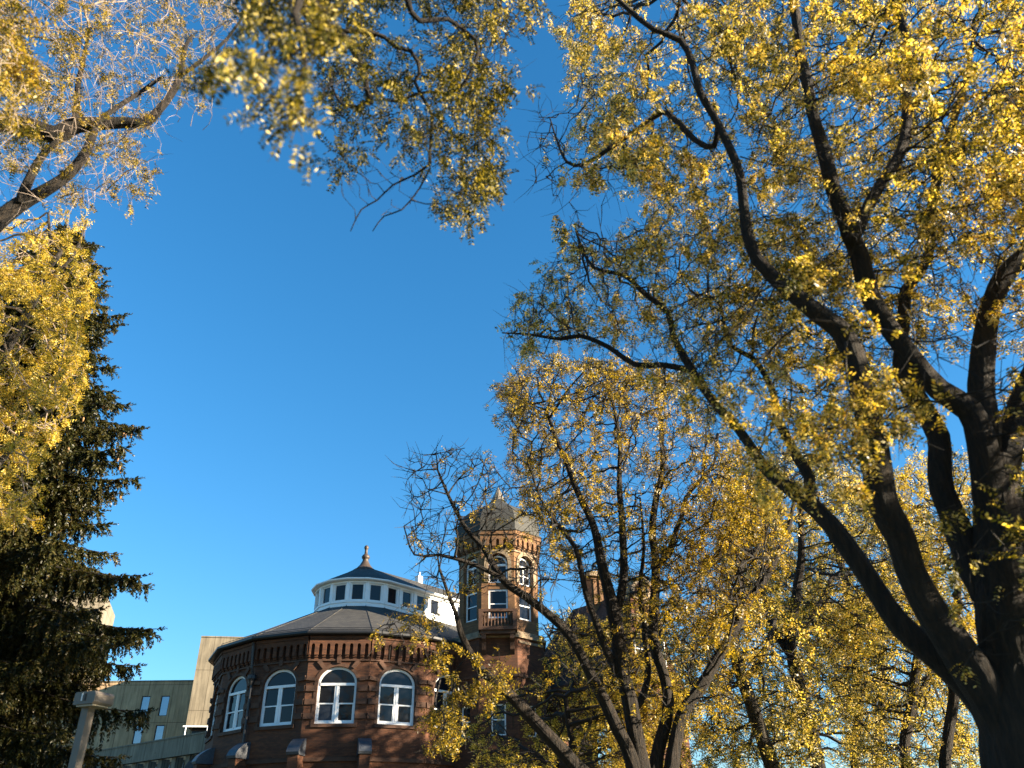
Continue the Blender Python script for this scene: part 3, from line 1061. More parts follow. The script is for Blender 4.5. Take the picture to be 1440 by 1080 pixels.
def leaf_template(pairs, L, ll, lw, rng, droop=.25):
    """one pinnate leaf along +x: leaflets as pointed quads"""
    q = []
    for i in range(pairs):
        s = (i + .6) / pairs
        x = L * s; z = -droop * L * s * s
        for sd in (-1, 1):
            l = ll * (1 - .35 * abs(s - .5)) * rng.uniform(.85, 1.1)
            w = lw * rng.uniform(.85, 1.15)
            a = math.radians(rng.uniform(52, 78))
            dx, dy = math.cos(a), math.sin(a) * sd
            dz = rng.uniform(-.5, .15)
            b = np.array([x, 0, z])
            ax_ = np.array([dx, dy, dz]); ax_ /= np.linalg.norm(ax_)
            sdv = np.cross(ax_, [0, 0, 1]); sdv /= np.linalg.norm(sdv)
            sdv = sdv + np.array([0, 0, rng.uniform(-.5, .5)])
            q.append([b, b + ax_ * l * .45 + sdv * w * .5, b + ax_ * l, b + ax_ * l * .45 - sdv * w * .5])
    return np.array(q)


def leaves(pos, dirs, pairs, L, ll, lw, rng, variants=5, scale=(.7, 1.2)):
    V = []; 
    n = len(pos)
    which = rng.integers(0, variants, n)
    d = dirs / (np.linalg.norm(dirs, axis=1)[:, None] + 1e-9)
    up = np.array([0, 0, 1.0]) + rng.normal(0, .55, (n, 3))
    side = np.cross(up, d); side /= np.linalg.norm(side, axis=1)[:, None] + 1e-9
    nz = np.cross(d, side)
    R = np.stack([d, side, nz], -1) * rng.uniform(scale[0], scale[1], n)[:, None, None]
    for k in range(variants):
        T = leaf_template(pairs, L, ll, lw, rng, rng.uniform(.1, .5))
        m = which == k
        if not m.any(): continue
        v = np.einsum('nij,qkj->nqki', R[m], T) + pos[m][:, None, None, :]
        V.append(v.reshape(-1, 3))
    V = np.vstack(V)
    return V, np.arange(len(V)).reshape(-1, 4)


def bark_bump(amp, fr_, ph):
    def f(p, a, i):
        q = Vector((math.cos(a) * fr_, math.sin(a) * fr_, p.z * 1.3 + ph))
        return 1 + amp * noise.noise(q) * 1.6 + amp * .6 * noise.noise(q * 2.7)
    return f


def furrow(ph):
    def f(p, a, i):
        c, s_ = math.cos(a), math.sin(a)
        w = noise.noise(Vector((c * 1.5, s_ * 1.5, p.z * .9 + ph)))
        q = Vector((c * 5.5 + w, s_ * 5.5 + w, p.z * 1.25 + ph))
        rg = 1 - abs(noise.noise(q)) * 2.2
        rg2 = 1 - abs(noise.noise(q * 2.1)) * 2.0
        return 1 + .10 * w + .055 * (rg - .5) + .03 * (rg2 - .5)
    return f


def tree(name, label, cat, base, limbs, clouds, leafy, opt, group=None):
    """limbs: list of (pixel or world points, part name); clouds: list of (points, leafiness)"""
    rng = np.random.default_rng(opt.get('seed', 1))
    root = thing(name, label, cat, base, group)
    step = opt.get('step', .2)
    nodes, par, nr = [], [], []
    for li, (pts, pname) in enumerate(limbs):
        W, Rr = [], []
        for q in pts:
            if q[0] == 'w':
                W.append(q[1:4]); Rr.append(q[4])
            else:
                w_ = at(q[0], q[1], q[2]); W.append(w_); Rr.append(q[3] * opt.get('wscale', 1.0) / 2 / FPX * depth(w_))
        P, R = catmull(W, Rr, max(step, .12))
        # a slightly crooked growth
        wv = opt.get('crook', .35)
        for i in range(1, len(P) - 1):
            P[i] += np.array(noise.noise_vector(Vector(P[i]) * 1.1)) * R[i] * wv + np.array(noise.noise_vector(Vector(P[i]) * .5)) * R[i] * wv
        if pname:
            mb = MB()
            big = R.max() > .14
            if R.max() > .2:
                Pf, Rf = catmull(P[::2] if len(P) > 8 else P, R[::2] if len(P) > 8 else R, .07)
                mb.tube(Pf, Rf, 60, True, furrow(li * 7.3))
            else:
                mb.tube(P, R, 16 if big else 8, True, bark_bump(.11 if big else .08, 4.5 if big else 1.8, li * 7.3) if R.max() > .04 else None)
            mb.build(pname, M[opt['bark']], root, True)
        st = len(nodes)
        link_to = -1
        if st:
            D = np.linalg.norm(np.array(nodes) - P[0], axis=1); link_to = int(D.argmin())
        for i in range(len(P)):
            nodes.append(P[i]); par.append(link_to if i == 0 else st + i - 1); nr.append(R[i])
    nl = len(nodes)
    A = np.vstack([c[0] for c in clouds])
    Lf = np.concatenate([np.full(len(c[0]), c[1]) for c in clouds])
    start = nodes
    P, par = grow(nodes, par, A, step, opt.get('kill', step * 1.35), opt.get('infl', 2.5), rng, wig=opt.get('wig', .18), trop=opt.get('trop', (0, 0, 0)), clear=opt.get('clear', step * 1.6))
    n = len(P)
    tips = np.zeros(n)
    haschild = np.zeros(n, bool); haschild[par[par >= 0]] = True
    for i in range(n - 1, -1, -1):
        if not haschild[i]: tips[i] += 1
        if par[i] >= 0 and par[i] < i: tips[par[i]] += tips[i]
    rt = opt.get('rtip', .0045) * 1.15
    rad = rt * np.maximum(tips, 1) ** (1 / opt.get('pipe', 1.95))
    rad = np.minimum(rad, opt.get('rmax', .06) * 1.3)
    rad[:nl] = np.maximum(np.minimum(rad[:nl], np.array(nr)), rt)
    for i in range(nl, n):
        rad[i] = min(rad[i], rad[par[i]] * .97)
    g = np.arange(nl, n)
    p0, p1, r0, r1 = P[par[g]], P[g], rad[par[g]], rad[g]
    r0 = np.minimum(r0, r1 * 1.5)
    thick = r1 > rt * 3.2
    VS, FS = [], []
    off = 0
    for m, sd in ((thick, 6), (~thick, 4)):
        if m.any():
            v, f = prisms(p0[m], p1[m], r0[m], r1[m], sd)
            VS.append(v); FS.append(f + off); off += len(v)
    # last little twigs
    thin = g[(tips[g] <= opt.get('thin', 4)) & (par[g] >= nl)]
    kd = kdtree.KDTree(len(A))
    for i, a in enumerate(A): kd.insert(a, i)
    kd.balance()
    lf = np.array([Lf[kd.find(P[i])[1]] for i in thin])
    nt = opt.get('twigs', 1.2)
    cnt = rng.poisson(nt, len(thin))
    src = np.repeat(np.arange(len(thin)), cnt)
    dirb = P[thin] - P[par[thin]]; dirb /= np.linalg.norm(dirb, axis=1)[:, None] + 1e-9
    tl_ = opt.get('twig_len', .3) * rng.uniform(.5, 1.3, len(src))
    td = dirb[src] * .7 + rng.normal(0, .6, (len(src), 3)) + np.array(opt.get('twig_trop', (0, 0, -.05)))
    td /= np.linalg.norm(td, axis=1)[:, None]
    b0 = P[thin][src]
    md = b0 + td * (tl_ * .5)[:, None]
    td2 = td + rng.normal(0, .3, td.shape); td2 /= np.linalg.norm(td2, axis=1)[:, None]
    en = md + td2 * (tl_ * .5)[:, None]
    ra = np.full(len(src), rt * .8)
    for a, b, x, y in ((b0, md, 1, .8), (md, en, .8, .35)):
        v, f = prisms(a, b, ra * x, ra * y, 3)
        VS.append(v); FS.append(f + off); off += len(v)
    V = np.vstack(VS)
    F4 = np.vstack(FS)
    np_mesh('twigs', V, F4, np.full(len(F4), 4), M[opt['twig']], root, False, base)
    # leaves along the thin twigs
    nm = np.array([noise.noise(Vector(P[i]) * opt.get('clump_f', .8) + Vector((opt.get('seed', 1) * 3.1, 0, 0))) for i in thin])
    dens = leafy * lf * np.clip(.75 + opt.get('clump', 1.6) * nm, 0.05, 2.2)
    lp_, ld_ = [], []
    CK = opt.get('cluster', 4)
    c1 = rng.poisson(dens * opt.get('node_share', .5) / CK)
    s1 = np.repeat(np.arange(len(thin)), c1)
    lp_.append(P[thin][s1] + rng.normal(0, step * .3, (len(s1), 3))); ld_.append(dirb[s1])
    dt = dens[src] / max(nt, .1) * (1 - opt.get('node_share', .5))
    c2 = rng.poisson(dt / CK)
    s2 = np.repeat(np.arange(len(src)), c2)
    tpar = rng.uniform(.2, 1.05, len(s2))[:, None]
    lp_.append(b0[s2] + (en - b0)[s2] * tpar); ld_.append(td2[s2])
    lp_ = np.vstack(lp_); ld_ = np.vstack(ld_)
    ld_ = ld_ * .5 + rng.normal(0, .4, ld_.shape) + np.array(opt.get('leaf_trop', (0, 0, -.45)))
    k_ = rng.integers(max(1, CK - 2), CK + 3, len(lp_))                    # several leaves spring from one spur
    lp_ = np.repeat(lp_, k_, 0); ld_ = np.repeat(ld_, k_, 0)
    lp_ = lp_ + rng.normal(0, .02, lp_.shape); ld_ = ld_ + rng.normal(0, .42, ld_.shape)
    if len(lp_):
        v, f = leaves(lp_, ld_, opt.get('pairs', 5), opt.get('L', .15), opt.get('ll', .04), opt.get('lw', .016), rng)
        np_mesh('foliage', v, f, np.full(len(f), 4), M[opt['leaf']], root, False, base)
    return root


# ---- the big tree on the right
def lim(Y, *pts):
    """pixel points (x, y, width) with the forward distance Y running from the first to the last value"""
    n = len(pts)
    return [(p[0], p[1], Y[0] + (Y[1] - Y[0]) * i / max(1, n - 1), p[2]) for i, p in enumerate(pts)]


bx, by, bz = at(1440, 1080, 8.2)
D_base = (float(bx) + .12, 8.2, 0.0)
D = [
    ([('w', D_base[0] + .1, 8.2, -.1, .72), ('w', D_base[0], 8.2, .6, .56)] + lim((8.2, 8.2), (1424, 1040, 106), (1416, 960, 96), (1412, 860, 88), (1410, 760, 78), (1400, 690, 62), (1386, 630, 48)), 'trunk'),
    (lim((8.2, 6.8), (1425, 1100, 50), (1402, 1015, 60), (1368, 945, 60), (1333, 884, 52), (1303, 835, 47), (1281, 790, 44), (1268, 754, 43), (1243, 715, 43), (1232, 675, 42), (1228, 630, 39), (1216, 570, 36), (1203, 507, 34), (1180, 463, 30), (1147, 440, 27), (1113, 413, 25), (1083, 387, 22), (1063, 363, 20), (1050, 325, 17), (1046, 290, 15), (1040, 247, 14), (1026, 211, 13), (1007, 167, 12), (984, 128, 11), (973, 89, 10), (957, 58, 10), (918, 42, 8), (884, 14, 7), (862, -8, 6)), 'limb'),
    (lim((8.2, 10.0), (1425, 1120, 50), (1400, 1025, 58), (1364, 968, 50), (1322, 928, 42), (1262, 870, 37), (1212, 800, 30), (1168, 738, 28), (1135, 705, 25), (1090, 675, 18), (1069, 652, 16), (1038, 605, 14), (1003, 566, 13), (968, 512, 12), (948, 473, 10), (940, 440, 9), (909, 415, 8), (878, 388, 6), (835, 376, 5), (815, 340, 4), (808, 315, 3)), 'limb'),
    (lim((8.3, 8.8), (1416, 960, 40), (1400, 870, 48), (1374, 803, 46), (1350, 746, 40), (1326, 693, 36), (1321, 655, 34), (1318, 615, 33), (1298, 575, 30), (1272, 530, 26), (1266, 490, 21), (1272, 440, 18), (1276, 405, 17), (1293, 385, 15), (1308, 350, 14), (1308, 300, 13), (1317, 250, 13), (1330, 210, 12), (1348, 150, 10), (1362, 95, 8), (1370, 40, 6)), 'limb'),
    (lim((8.2, 7.0), (1408, 800, 40), (1395, 700, 48), (1378, 622, 42), (1358, 577, 36), (1317, 547, 32), (1283, 508, 30), (1245, 455, 29), (1221, 413, 28), (1207, 365, 27), (1193, 327, 25), (1186, 300, 24), (1172, 265, 22), (1160, 215, 20), (1143, 158, 18), (1127, 80, 16), (1117, 13, 14), (1108, -50, 11)), 'limb'),
    (lim((8.2, 8.0), (1386, 630, 44), (1376, 560, 38), (1378, 520, 35), (1384, 470, 33), (1400, 420, 31), (1418, 387, 29), (1445, 358, 26), (1480, 320, 22), (1530, 240, 16), (1560, 150, 10)), 'limb'),
    (lim((8.2, 8.6), (1405, 720, 50), (1412, 660, 40), (1424, 600, 36), (1450, 530, 32), (1490, 450, 26), (1560, 350, 20), (1640, 250, 12)), 'limb'),
    (lim((8.3, 8.2), (1425, 860, 60), (1440, 760, 44), (1480, 640, 36), (1560, 520, 28), (1640, 460, 20), (1720, 400, 12)), 'limb'),
    (lim((7.4, 7.9), (1196, 340, 20), (1216, 296, 19), (1240, 257, 18), (1262, 222, 17), (1273, 183, 16), (1277, 133, 15), (1280, 67, 13), (1263, 20, 11), (1250, -20, 8)), 'limb'),
    (lim((9.4, 10.4), (1138, 706, 20), (1138, 673, 18), (1122, 645, 16), (1107, 615, 14), (1093, 587, 13), (1091, 562, 11), (1078, 530, 9), (1058, 503, 8), (1030, 487, 7), (1020, 460, 6), (1013, 427, 4)), 'limb'),
    (lim((9.6, 10.4), (968, 520, 10), (929, 514, 9), (894, 514, 9), (855, 489, 8), (816, 473, 7), (789, 477, 6), (742, 470, 4), (706, 468, 2)), 'limb'),
    (lim((7.2, 9.0), (1010, 172, 10), (1003, 205, 10), (979, 198, 9), (948, 167, 9), (932, 158, 8), (896, 183, 7), (859, 208, 7), (823, 231, 6), (798, 228, 5), (782, 194, 3), (773, 165, 2)), 'limb'),
    (lim((8.9, 9.3), (806, 230, 4), (782, 240, 3), (754, 258, 2)), None),
    (lim((7.3, 8.0), (952, 62, 6), (962, 30, 7), (955, -20, 6)), None),
    (lim((7.2, 6.6), (1134, 150, 9), (1090, 168, 9), (1040, 220, 7), (1000, 250, 5)), None),
    (lim((9.7, 9.4), (995, 570, 8), (960, 558, 7), (929, 553, 5)), None),
    (lim((9.9, 10.2), (1091, 587, 8), (1107, 547, 7), (1107, 513, 6), (1117, 450, 4)), None),
    (lim((7.0, 7.4), (1190, 480, 22), (1193, 430, 20), (1190, 385, 18), (1196, 350, 16)), None),
]
polyD = [(800, -60), (785, 60), (808, 130), (790, 230), (860, 272), (900, 255), (920, 310), (1000, 330), (1000, 600), (1020, 640), (1100, 690), (1180, 640), (1260, 640), (1340, 560), (1400, 480), (1500, 520), (1620, 560), (1700, 300), (1640, -80), (1200, -110)]
dY = lambda x, y: 10.5 - 2.0 * np.clip((x - 750) / 600, 0, 1) - .6 * np.clip((300 - y) / 300, 0, 1)
_r = np.random.default_rng(24)
shade_crown = _r.normal(0, 1, (800, 3)); shade_crown *= (_r.random(800) ** .33 / np.linalg.norm(shade_crown, axis=1))[:, None]  # added out-of-frame foliage that keeps the sun off the trunk
shade_crown = np.array([11.0, 6.4, 6.2]) + shade_crown * np.array([3.6, 2.3, 3.6])
polyDL = [(895, 315), (850, 330), (800, 325), (720, 435), (703, 478), (760, 500), (860, 480), (940, 545), (1010, 610), (1010, 320)]
bareD = [(740, 165), (790, 150), (800, 240), (840, 270), (770, 285), (738, 262)]
tree('locust_tree', 'largest tree, thick dark ridged trunk forking into many heavy limbs at the right edge', 'tree', D_base, D,
     [(cloud(polyD, 6000, dY, 1.25, 21, .42, .55), 1.0), (cloud(polyDL, 950, dY, 1.0, 26, .42, .55), .55), (cloud(bareD, 70, 9.0, .4, 22), .02),
      (cloud([(1330, 640), (1440, 500), (1700, 520), (1800, 800), (1500, 900), (1440, 760)], 420, 8.6, 1.2, 23), .9), (shade_crown, 1.5)], 6.6,
     dict(seed=5, wscale=.92, step=.19, kill=.2, infl=2.2, bark='bark', twig='twig', leaf='leaf_big', L=.19, ll=.056, lw=.021, pairs=6, rtip=.0048, twigs=1.9, twig_len=.36, rmax=.05, thin=5))

# ---- many-stemmed tree before the tower
E_base = at(905, 1080, 18); E_base = (float(E_base[0]) + .05, 18.0, 0.0)
ez = float(at(900, 1080, 18)[2])
Wt = lambda dx, z, r, dy=0: ('w', E_base[0] + dx, 18.0 + dy, z, r)
EL = [
    ([Wt(.05, -.1, .5), Wt(0, .5, .42), Wt(0, 1.2, .38)], 'trunk'),
    ([Wt(-.05, 1.0, .22), Wt(-.6, 2.4, .2)] + lim((17.6, 16.8), (804, 1072, 24), (773, 1037, 22), (742, 1002, 19), (715, 975, 16), (688, 952, 14), (660, 917, 12), (645, 878, 9), (636, 850, 6), (618, 800, 4)), 'stem'),
    ([Wt(-.02, 1.0, .22), Wt(-.2, 2.6, .2)] + lim((17.9, 17.2), (890, 1070, 22), (866, 1021, 20), (843, 971, 18), (820, 924, 15), (789, 878, 14), (758, 854, 13), (727, 827, 12), (703, 812, 11), (688, 780, 9), (657, 745, 7), (630, 695, 5), (615, 660, 3)), 'stem'),
    (lim((17.2, 17.0), (703, 812, 8), (672, 796, 7), (640, 785, 6), (618, 780, 5), (583, 780, 3), (568, 740, 2)), 'branch'),
    ([Wt(0, 1.0, .25), Wt(-.05, 2.6, .24)] + lim((18, 18), (902, 1072, 26), (893, 1020, 25), (886, 986, 24), (877, 940, 23), (870, 905, 22), (862, 852, 20), (846, 791, 15), (837, 742, 12), (813, 693, 10), (797, 652, 8), (780, 610, 6), (765, 565, 4)), 'stem'),
    (lim((18, 18.8), (864, 880, 16), (874, 840, 14), (878, 803, 13), (875, 750, 12), (874, 721, 10), (870, 680, 9), (872, 620, 7), (860, 560, 5), (850, 520, 3)), 'stem'),
    (lim((18, 17.2), (868, 945, 14), (853, 915, 12), (841, 884, 11), (829, 850, 10), (821, 819, 9), (809, 770, 8), (784, 738, 6), (760, 700, 4), (742, 650, 3)), 'branch'),
    ([Wt(.03, 1.0, .22), Wt(.1, 2.6, .2)] + lim((18.2, 18.8), (923, 1076, 21), (931, 1035, 20), (938, 998, 19), (939, 966, 17), (928, 930, 17), (922, 905, 17), (919, 868, 16), (923, 799, 14), (917, 755, 12), (920, 710, 10), (931, 660, 8), (930, 600, 6), (925, 550, 4)), 'stem'),
    (lim((18.5, 18.9), (923, 799, 10), (939, 778, 10), (950, 745, 9), (957, 728, 8), (964, 701, 7), (985, 675, 6), (1004, 652, 5), (1010, 610, 3)), 'branch'),
    ([Wt(.08, 1.0, .22), Wt(.35, 2.6, .2)] + lim((18.1, 18.4), (947, 1076, 22), (950, 1040, 21), (955, 1015, 20), (966, 990, 19), (984, 966, 18), (1003, 935, 17), (1021, 905, 16), (1038, 875, 14), (1053, 844, 13), (1072, 820, 11), (1086, 795, 10), (1110, 740, 7), (1120, 690, 4)), 'stem'),
    (lim((18.3, 19), (1036, 878, 10), (1040, 840, 10), (1041, 803, 9), (1052, 785, 9), (1066, 770, 8), (1078, 735, 7), (1086, 697, 6), (1084, 650, 4)), 'branch'),
    (lim((18.5, 18.9), (890, 1000, 12), (904, 978, 12), (912, 945, 11), (911, 915, 11), (907, 884, 10), (900, 830, 7), (905, 770, 5), (900, 700, 3)), 'branch'),
    (lim((17.1, 16.6), (690, 953, 9), (640, 960, 6), (600, 950, 4)), None),
    (lim((17, 16.6), (655, 905, 7), (610, 895, 6), (560, 890, 4), (530, 885, 2)), None),
]
polyE = [(698, 545), (745, 512), (830, 498), (930, 515), (1000, 590), (1080, 680), (1110, 790), (1060, 860), (960, 880), (880, 860), (830, 830), (790, 790), (735, 700), (722, 620)]
bareE = [(575, 640), (625, 625), (690, 650), (735, 700), (800, 800), (780, 850), (700, 830), (640, 860), (590, 830), (562, 750)]
tree('locust_tree', 'slender many stemmed tree with dull gold leaves and a bare branch crossing the domed tower', 'tree', E_base, EL,
     [(cloud(polyE, 3200, 18.3, 1.5, 31, .32, .35), 1.0), (cloud(bareE, 650, 17.1, .7, 32), .16),
      (cloud([(525, 868), (590, 860), (625, 880), (640, 920), (600, 930), (540, 905)], 100, 16.8, .5, 33), 1.7),
      (cloud([(590, 925), (640, 890), (720, 930), (700, 975), (660, 1000), (640, 1060), (605, 1050), (610, 990)], 170, 16.9, .5, 34), 2.6),
      (cloud([(780, 870), (900, 870), (1060, 880), (1040, 1000), (900, 1000), (800, 940)], 160, 18.4, 1.2, 35), .8)], 9.5,
     dict(seed=9, wscale=.88, step=.26, kill=.27, clear=.62, trop=(0, 0, .22), infl=3.0, bark='bark', twig='twig', leaf='leaf_gold', L=.2, ll=.065, lw=.026, pairs=4, rtip=.0085, twigs=1.9, twig_len=.5, rmax=.06, thin=5))

# ---- trees behind, right to left
GROVE = []


def back_tree(label, trunk, Y, polys, n, leaf, leafy, seed, bark='bark', size=1.0, group='trees behind the big tree', sY=1.8, top=None):
    p = at(trunk[0][0], trunk[0][1], Y)
    YC = Y + (1.6 if Y > 22 else .6)
    base = (float(p[0]), Y, 0.0)
    r0 = trunk[0][2] / 2 / FPX * depth(p)
    L_ = [([('w', base[0], Y, -.1, r0 * 1.3), ('w', base[0], Y, float(p[2]) * .5, r0 * 1.1)] + lim((Y, Y), *trunk), 'trunk')]
    for b in (top or []):
        L_.append((lim((Y, Y + .5), *b), 'limb'))
    rt_ = tree('locust_tree', label, 'tree', base, L_, [(cloud(pl, int(n * 2.2), YC, sY, seed + i, .3, .3), lw) for i, (pl, lw) in enumerate(polys)], leafy * 2.35,
         dict(seed=seed, step=.38 * size, kill=.4 * size, infl=5, clear=.8, bark=bark, twig='twig', leaf=leaf, L=.3 * size, ll=.08 * size, lw=.036 * size, pairs=4, rtip=.0115, twigs=1.4, twig_len=.7 * size, rmax=.07, thin=6, clump=1.5, clump_f=.5), group)
    if sY > 1.5 and Y < 30: GROVE.append(rt_)


back_tree('yellow tree with a wavering slim trunk, its foot just left of the big trunk', [(1150, 1072, 20), (1140, 1020, 19), (1130, 978, 18), (1116, 930, 16), (1109, 905, 15), (1118, 850, 13), (1125, 803, 11), (1128, 740, 8), (1120, 680, 5)], 24,
          [([(1010, 700), (1090, 640), (1180, 650), (1250, 720), (1260, 850), (1180, 930), (1090, 900), (1030, 830)], 1.0)], 520, 'leaf_big', 5.0, 51,
          top=[[(1116, 930, 9), (1085, 880, 8), (1072, 830, 6), (1060, 780, 4)], [(1109, 905, 8), (1140, 870, 7), (1170, 810, 5)]])
back_tree('yellow tree with a pale grey leaning trunk beside the multi stemmed tree', [(1086, 1076, 22), (1070, 1030, 20), (1055, 985, 18), (1045, 960, 17), (1036, 920, 15), (1030, 880, 12), (1040, 820, 8)], 22,
          [([(940, 880), (1040, 840), (1140, 880), (1170, 960), (1150, 1075), (1020, 1075), (950, 1000)], 1.0)], 420, 'leaf_big', 4.6, 54, bark='bark_pale',
          top=[[(1045, 960, 10), (1075, 920, 8), (1090, 870, 6)], [(1038, 930, 9), (1005, 900, 7), (985, 870, 5)]])
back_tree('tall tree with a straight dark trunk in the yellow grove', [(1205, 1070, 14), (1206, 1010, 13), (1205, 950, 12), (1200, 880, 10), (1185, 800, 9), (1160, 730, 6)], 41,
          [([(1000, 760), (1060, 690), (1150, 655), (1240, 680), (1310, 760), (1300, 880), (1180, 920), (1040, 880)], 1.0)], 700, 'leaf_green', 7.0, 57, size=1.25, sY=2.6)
back_tree('forked dark tree seen below the lowest heavy limb', [(1272, 1072, 15), (1278, 1020, 14), (1284, 980, 13), (1288, 937, 12), (1300, 880, 9), (1320, 800, 6)], 27,
          [([(1180, 860), (1280, 830), (1350, 900), (1370, 1000), (1360, 1078), (1200, 1078), (1150, 980)], 1.0)], 480, 'leaf_big', 4.6, 60,
          top=[[(1281, 1000, 8), (1300, 965, 7), (1318, 930, 5), (1330, 890, 3)]])
back_tree('golden tree glowing between the heavy limbs of the big tree', [(1330, 1078, 16), (1338, 1000, 14), (1345, 900, 11), (1345, 800, 8), (1340, 740, 5)], 25,
          [([(1225, 690), (1300, 640), (1380, 660), (1400, 780), (1370, 900), (1290, 860)], 1.0)], 380, 'leaf_yellow', 4.5, 63)
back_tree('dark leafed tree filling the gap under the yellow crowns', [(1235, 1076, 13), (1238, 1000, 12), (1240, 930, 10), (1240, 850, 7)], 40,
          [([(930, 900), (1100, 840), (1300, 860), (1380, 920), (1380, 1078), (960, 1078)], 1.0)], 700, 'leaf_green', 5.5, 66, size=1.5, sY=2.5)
back_tree('tree with green gold leaves outside the right edge of the big trunk', [(1500, 1078, 20), (1505, 950, 17), (1500, 820, 13), (1490, 700, 8)], 20,
          [([(1400, 640), (1480, 560), (1620, 600), (1680, 800), (1600, 980), (1440, 960)], 1.0)], 420, 'leaf_big', 4.5, 69)
back_tree('low bright yellow young tree in front of the dark roofed wing', [(800, 1100, 12), (805, 1060, 11), (800, 1020, 9), (795, 980, 6)], 21,
          [([(670, 1000), (720, 960), (800, 940), (900, 920), (960, 960), (980, 1078), (680, 1078), (650, 1050)], 1.0)], 700, 'leaf_yellow', 5.0, 72, sY=1.0, size=.75)
back_tree('young yellow tree leaning over the eaves of the dark wing', [(960, 1110, 11), (930, 1000, 9), (880, 930, 7), (840, 890, 5)], 22,
          [([(755, 880), (800, 855), (870, 870), (960, 850), (990, 930), (900, 940), (840, 930), (780, 930)], 1.0)], 240, 'leaf_yellow', 3.0, 75, sY=.9, size=.75)

# trees behind the viewer: the arched windows mirror them
def dup(root, loc, rz, label, group):
    c = root.copy(); COL.objects.link(c)
    c.location = loc; c.rotation_euler = (0, 0, rz); c.scale = (1.5, 1.5, 1.5); c['label'] = label; c['group'] = group
    for ch in root.children:
        k = ch.copy(); COL.objects.link(k); k.parent = c
    return c


for i, (x, y, rz) in enumerate(((-24, -16, .4), (-15, -24, 2.1), (-5, -19, 3.9), (4, -25, 1.2), (13, -18, 5.0), (-33, -27, 2.9), (22, -28, .9))):
    dup(GROVE[i % len(GROVE)], (x, y, 0), rz, 'yellow tree behind the viewer, only mirrored in the arched windows', 'trees behind the viewer')

# ---- left: tree whose limbs come in from the left edge
A_base = (-9.6, 8.6, 0.0)
AL = [
    ([('w', -9.5, 8.6, -.1, .5), ('w', -9.6, 8.6, 2, .4), ('w', -9.7, 8.7, 5.0, .34), ('w', -9.4, 8.8, 7.2, .28)], 'trunk'),
    ([('w', -9.5, 8.8, 6.6, .2), ('w', -9.1, 8.9, 7.6, .17)] + lim((9.0, 9.2), (-40, 345, 26), (0, 312, 24), (30, 287, 22), (60, 270, 18), (95, 246, 15), (120, 215, 13), (132, 190, 11), (140, 170, 8)), 'limb'),
    ([('w', -9.4, 8.8, 7.2, .22), ('w', -9.0, 9.0, 9.0, .2)] + lim((9.2, 9.6), (-50, 158, 28), (-20, 168, 27), (30, 176, 25), (92, 189, 23), (106, 176, 21), (140, 174, 17), (170, 172, 15), (205, 172, 13), (222, 158, 11), (238, 138, 10), (252, 112, 9), (258, 85, 7), (262, 65, 6), (270, 50, 4)), 'limb'),
    (lim((9.0, 8.8), (30, 287, 15), (38, 262, 13), (55, 228, 11), (66, 212, 10), (80, 200, 9), (100, 188, 9)), 'limb'),
    (lim((9.5, 9.8), (252, 108, 6), (272, 94, 6), (292, 78, 5), (318, 55, 4), (345, 20, 3)), 'limb'),
    (lim((9.2, 9.8), (106, 168, 10), (110, 120, 8), (118, 80, 6), (125, 40, 4)), 'branch'),
    (lim((9.3, 9.9), (140, 168, 8), (165, 150, 7), (200, 128, 6), (225, 110, 5)), 'branch'),
    (lim((9.4, 9.9), (222, 162, 4), (250, 172, 3), (285, 183, 2.4), (305, 195, 2), (318, 215, 1.4)), None),
    (lim((9.2, 9.6), (130, 200, 6), (150, 185, 5), (200, 178, 4)), None),
    (lim((9.1, 9.5), (60, 272, 7), (85, 278, 6), (110, 270, 4), (150, 268, 3)), None),
    ([('w', -9.4, 8.8, 7.0, .16), ('w', -7.2, 6.6, 8.4, .12)] + lim((5.6, 5.2), (-60, 90, 22), (-10, 60, 12), (40, 30, 7)), None),
]
pA1 = [(-80, -80), (360, -80), (335, 60), (322, 110), (290, 140), (245, 165), (225, 205), (238, 225), (200, 270), (150, 285), (60, 290), (-80, 330)]
tree('locust_tree', 'half bare tree reaching in at the upper left with pale sunlit twigs', 'tree', A_base, AL,
     [(cloud(pA1, 1250, lambda x, y: 9.4 + .002 * x, .8, 41, .3, .6), .62), (cloud([(-80, -80), (150, -80), (180, 120), (140, 200), (40, 230), (-80, 240)], 380, 9.2, .7, 42), 1.6),
      (cloud([(-90, -80), (50, -80), (55, 60), (45, 190), (-80, 230)], 150, 5.5, .4, 43), 2.2)], 6.5,
     dict(seed=14, step=.19, kill=.22, infl=2.2, bark='bark', twig='twig_pale', leaf='leaf_gold', L=.16, ll=.046, lw=.017, pairs=5, rtip=.0032, twigs=1.3, twig_len=.42, rmax=.018, thin=6))

# ---- left: bright yellow tree in front of the spruce
B_base = (-13.4, 16.0, 0.0)
BL = [
    ([('w', -13.4, 16, -.1, .4), ('w', -13.4, 16, 3, .3), ('w', -13.2, 16, 6, .24), ('w', -13.0, 16, 8.5, .16), ('w', -12.8, 16, 11, .08)], 'trunk'),
    ([('w', -13.2, 16, 6, .14)] + lim((16, 15.6), (-60, 590, 16), (0, 505, 12), (30, 455, 10), (55, 410, 9), (62, 385, 8), (85, 355, 7), (72, 340, 5), (68, 300, 3)), 'limb'),
    (lim((15.8, 16), (60, 392, 6), (90, 375, 5), (108, 350, 4), (122, 310, 2)), 'branch'),
    ([('w', -13.2, 16, 5, .12)] + lim((15.8, 15.2), (-60, 720, 12), (0, 650, 8), (40, 600, 5), (80, 570, 3)), 'limb'),
]
pB = [(-150, 290), (20, 300), (60, 300), (110, 345), (128, 400), (122, 470), (118, 540), (105, 590), (60, 640), (60, 700), (30, 740), (-150, 780)]
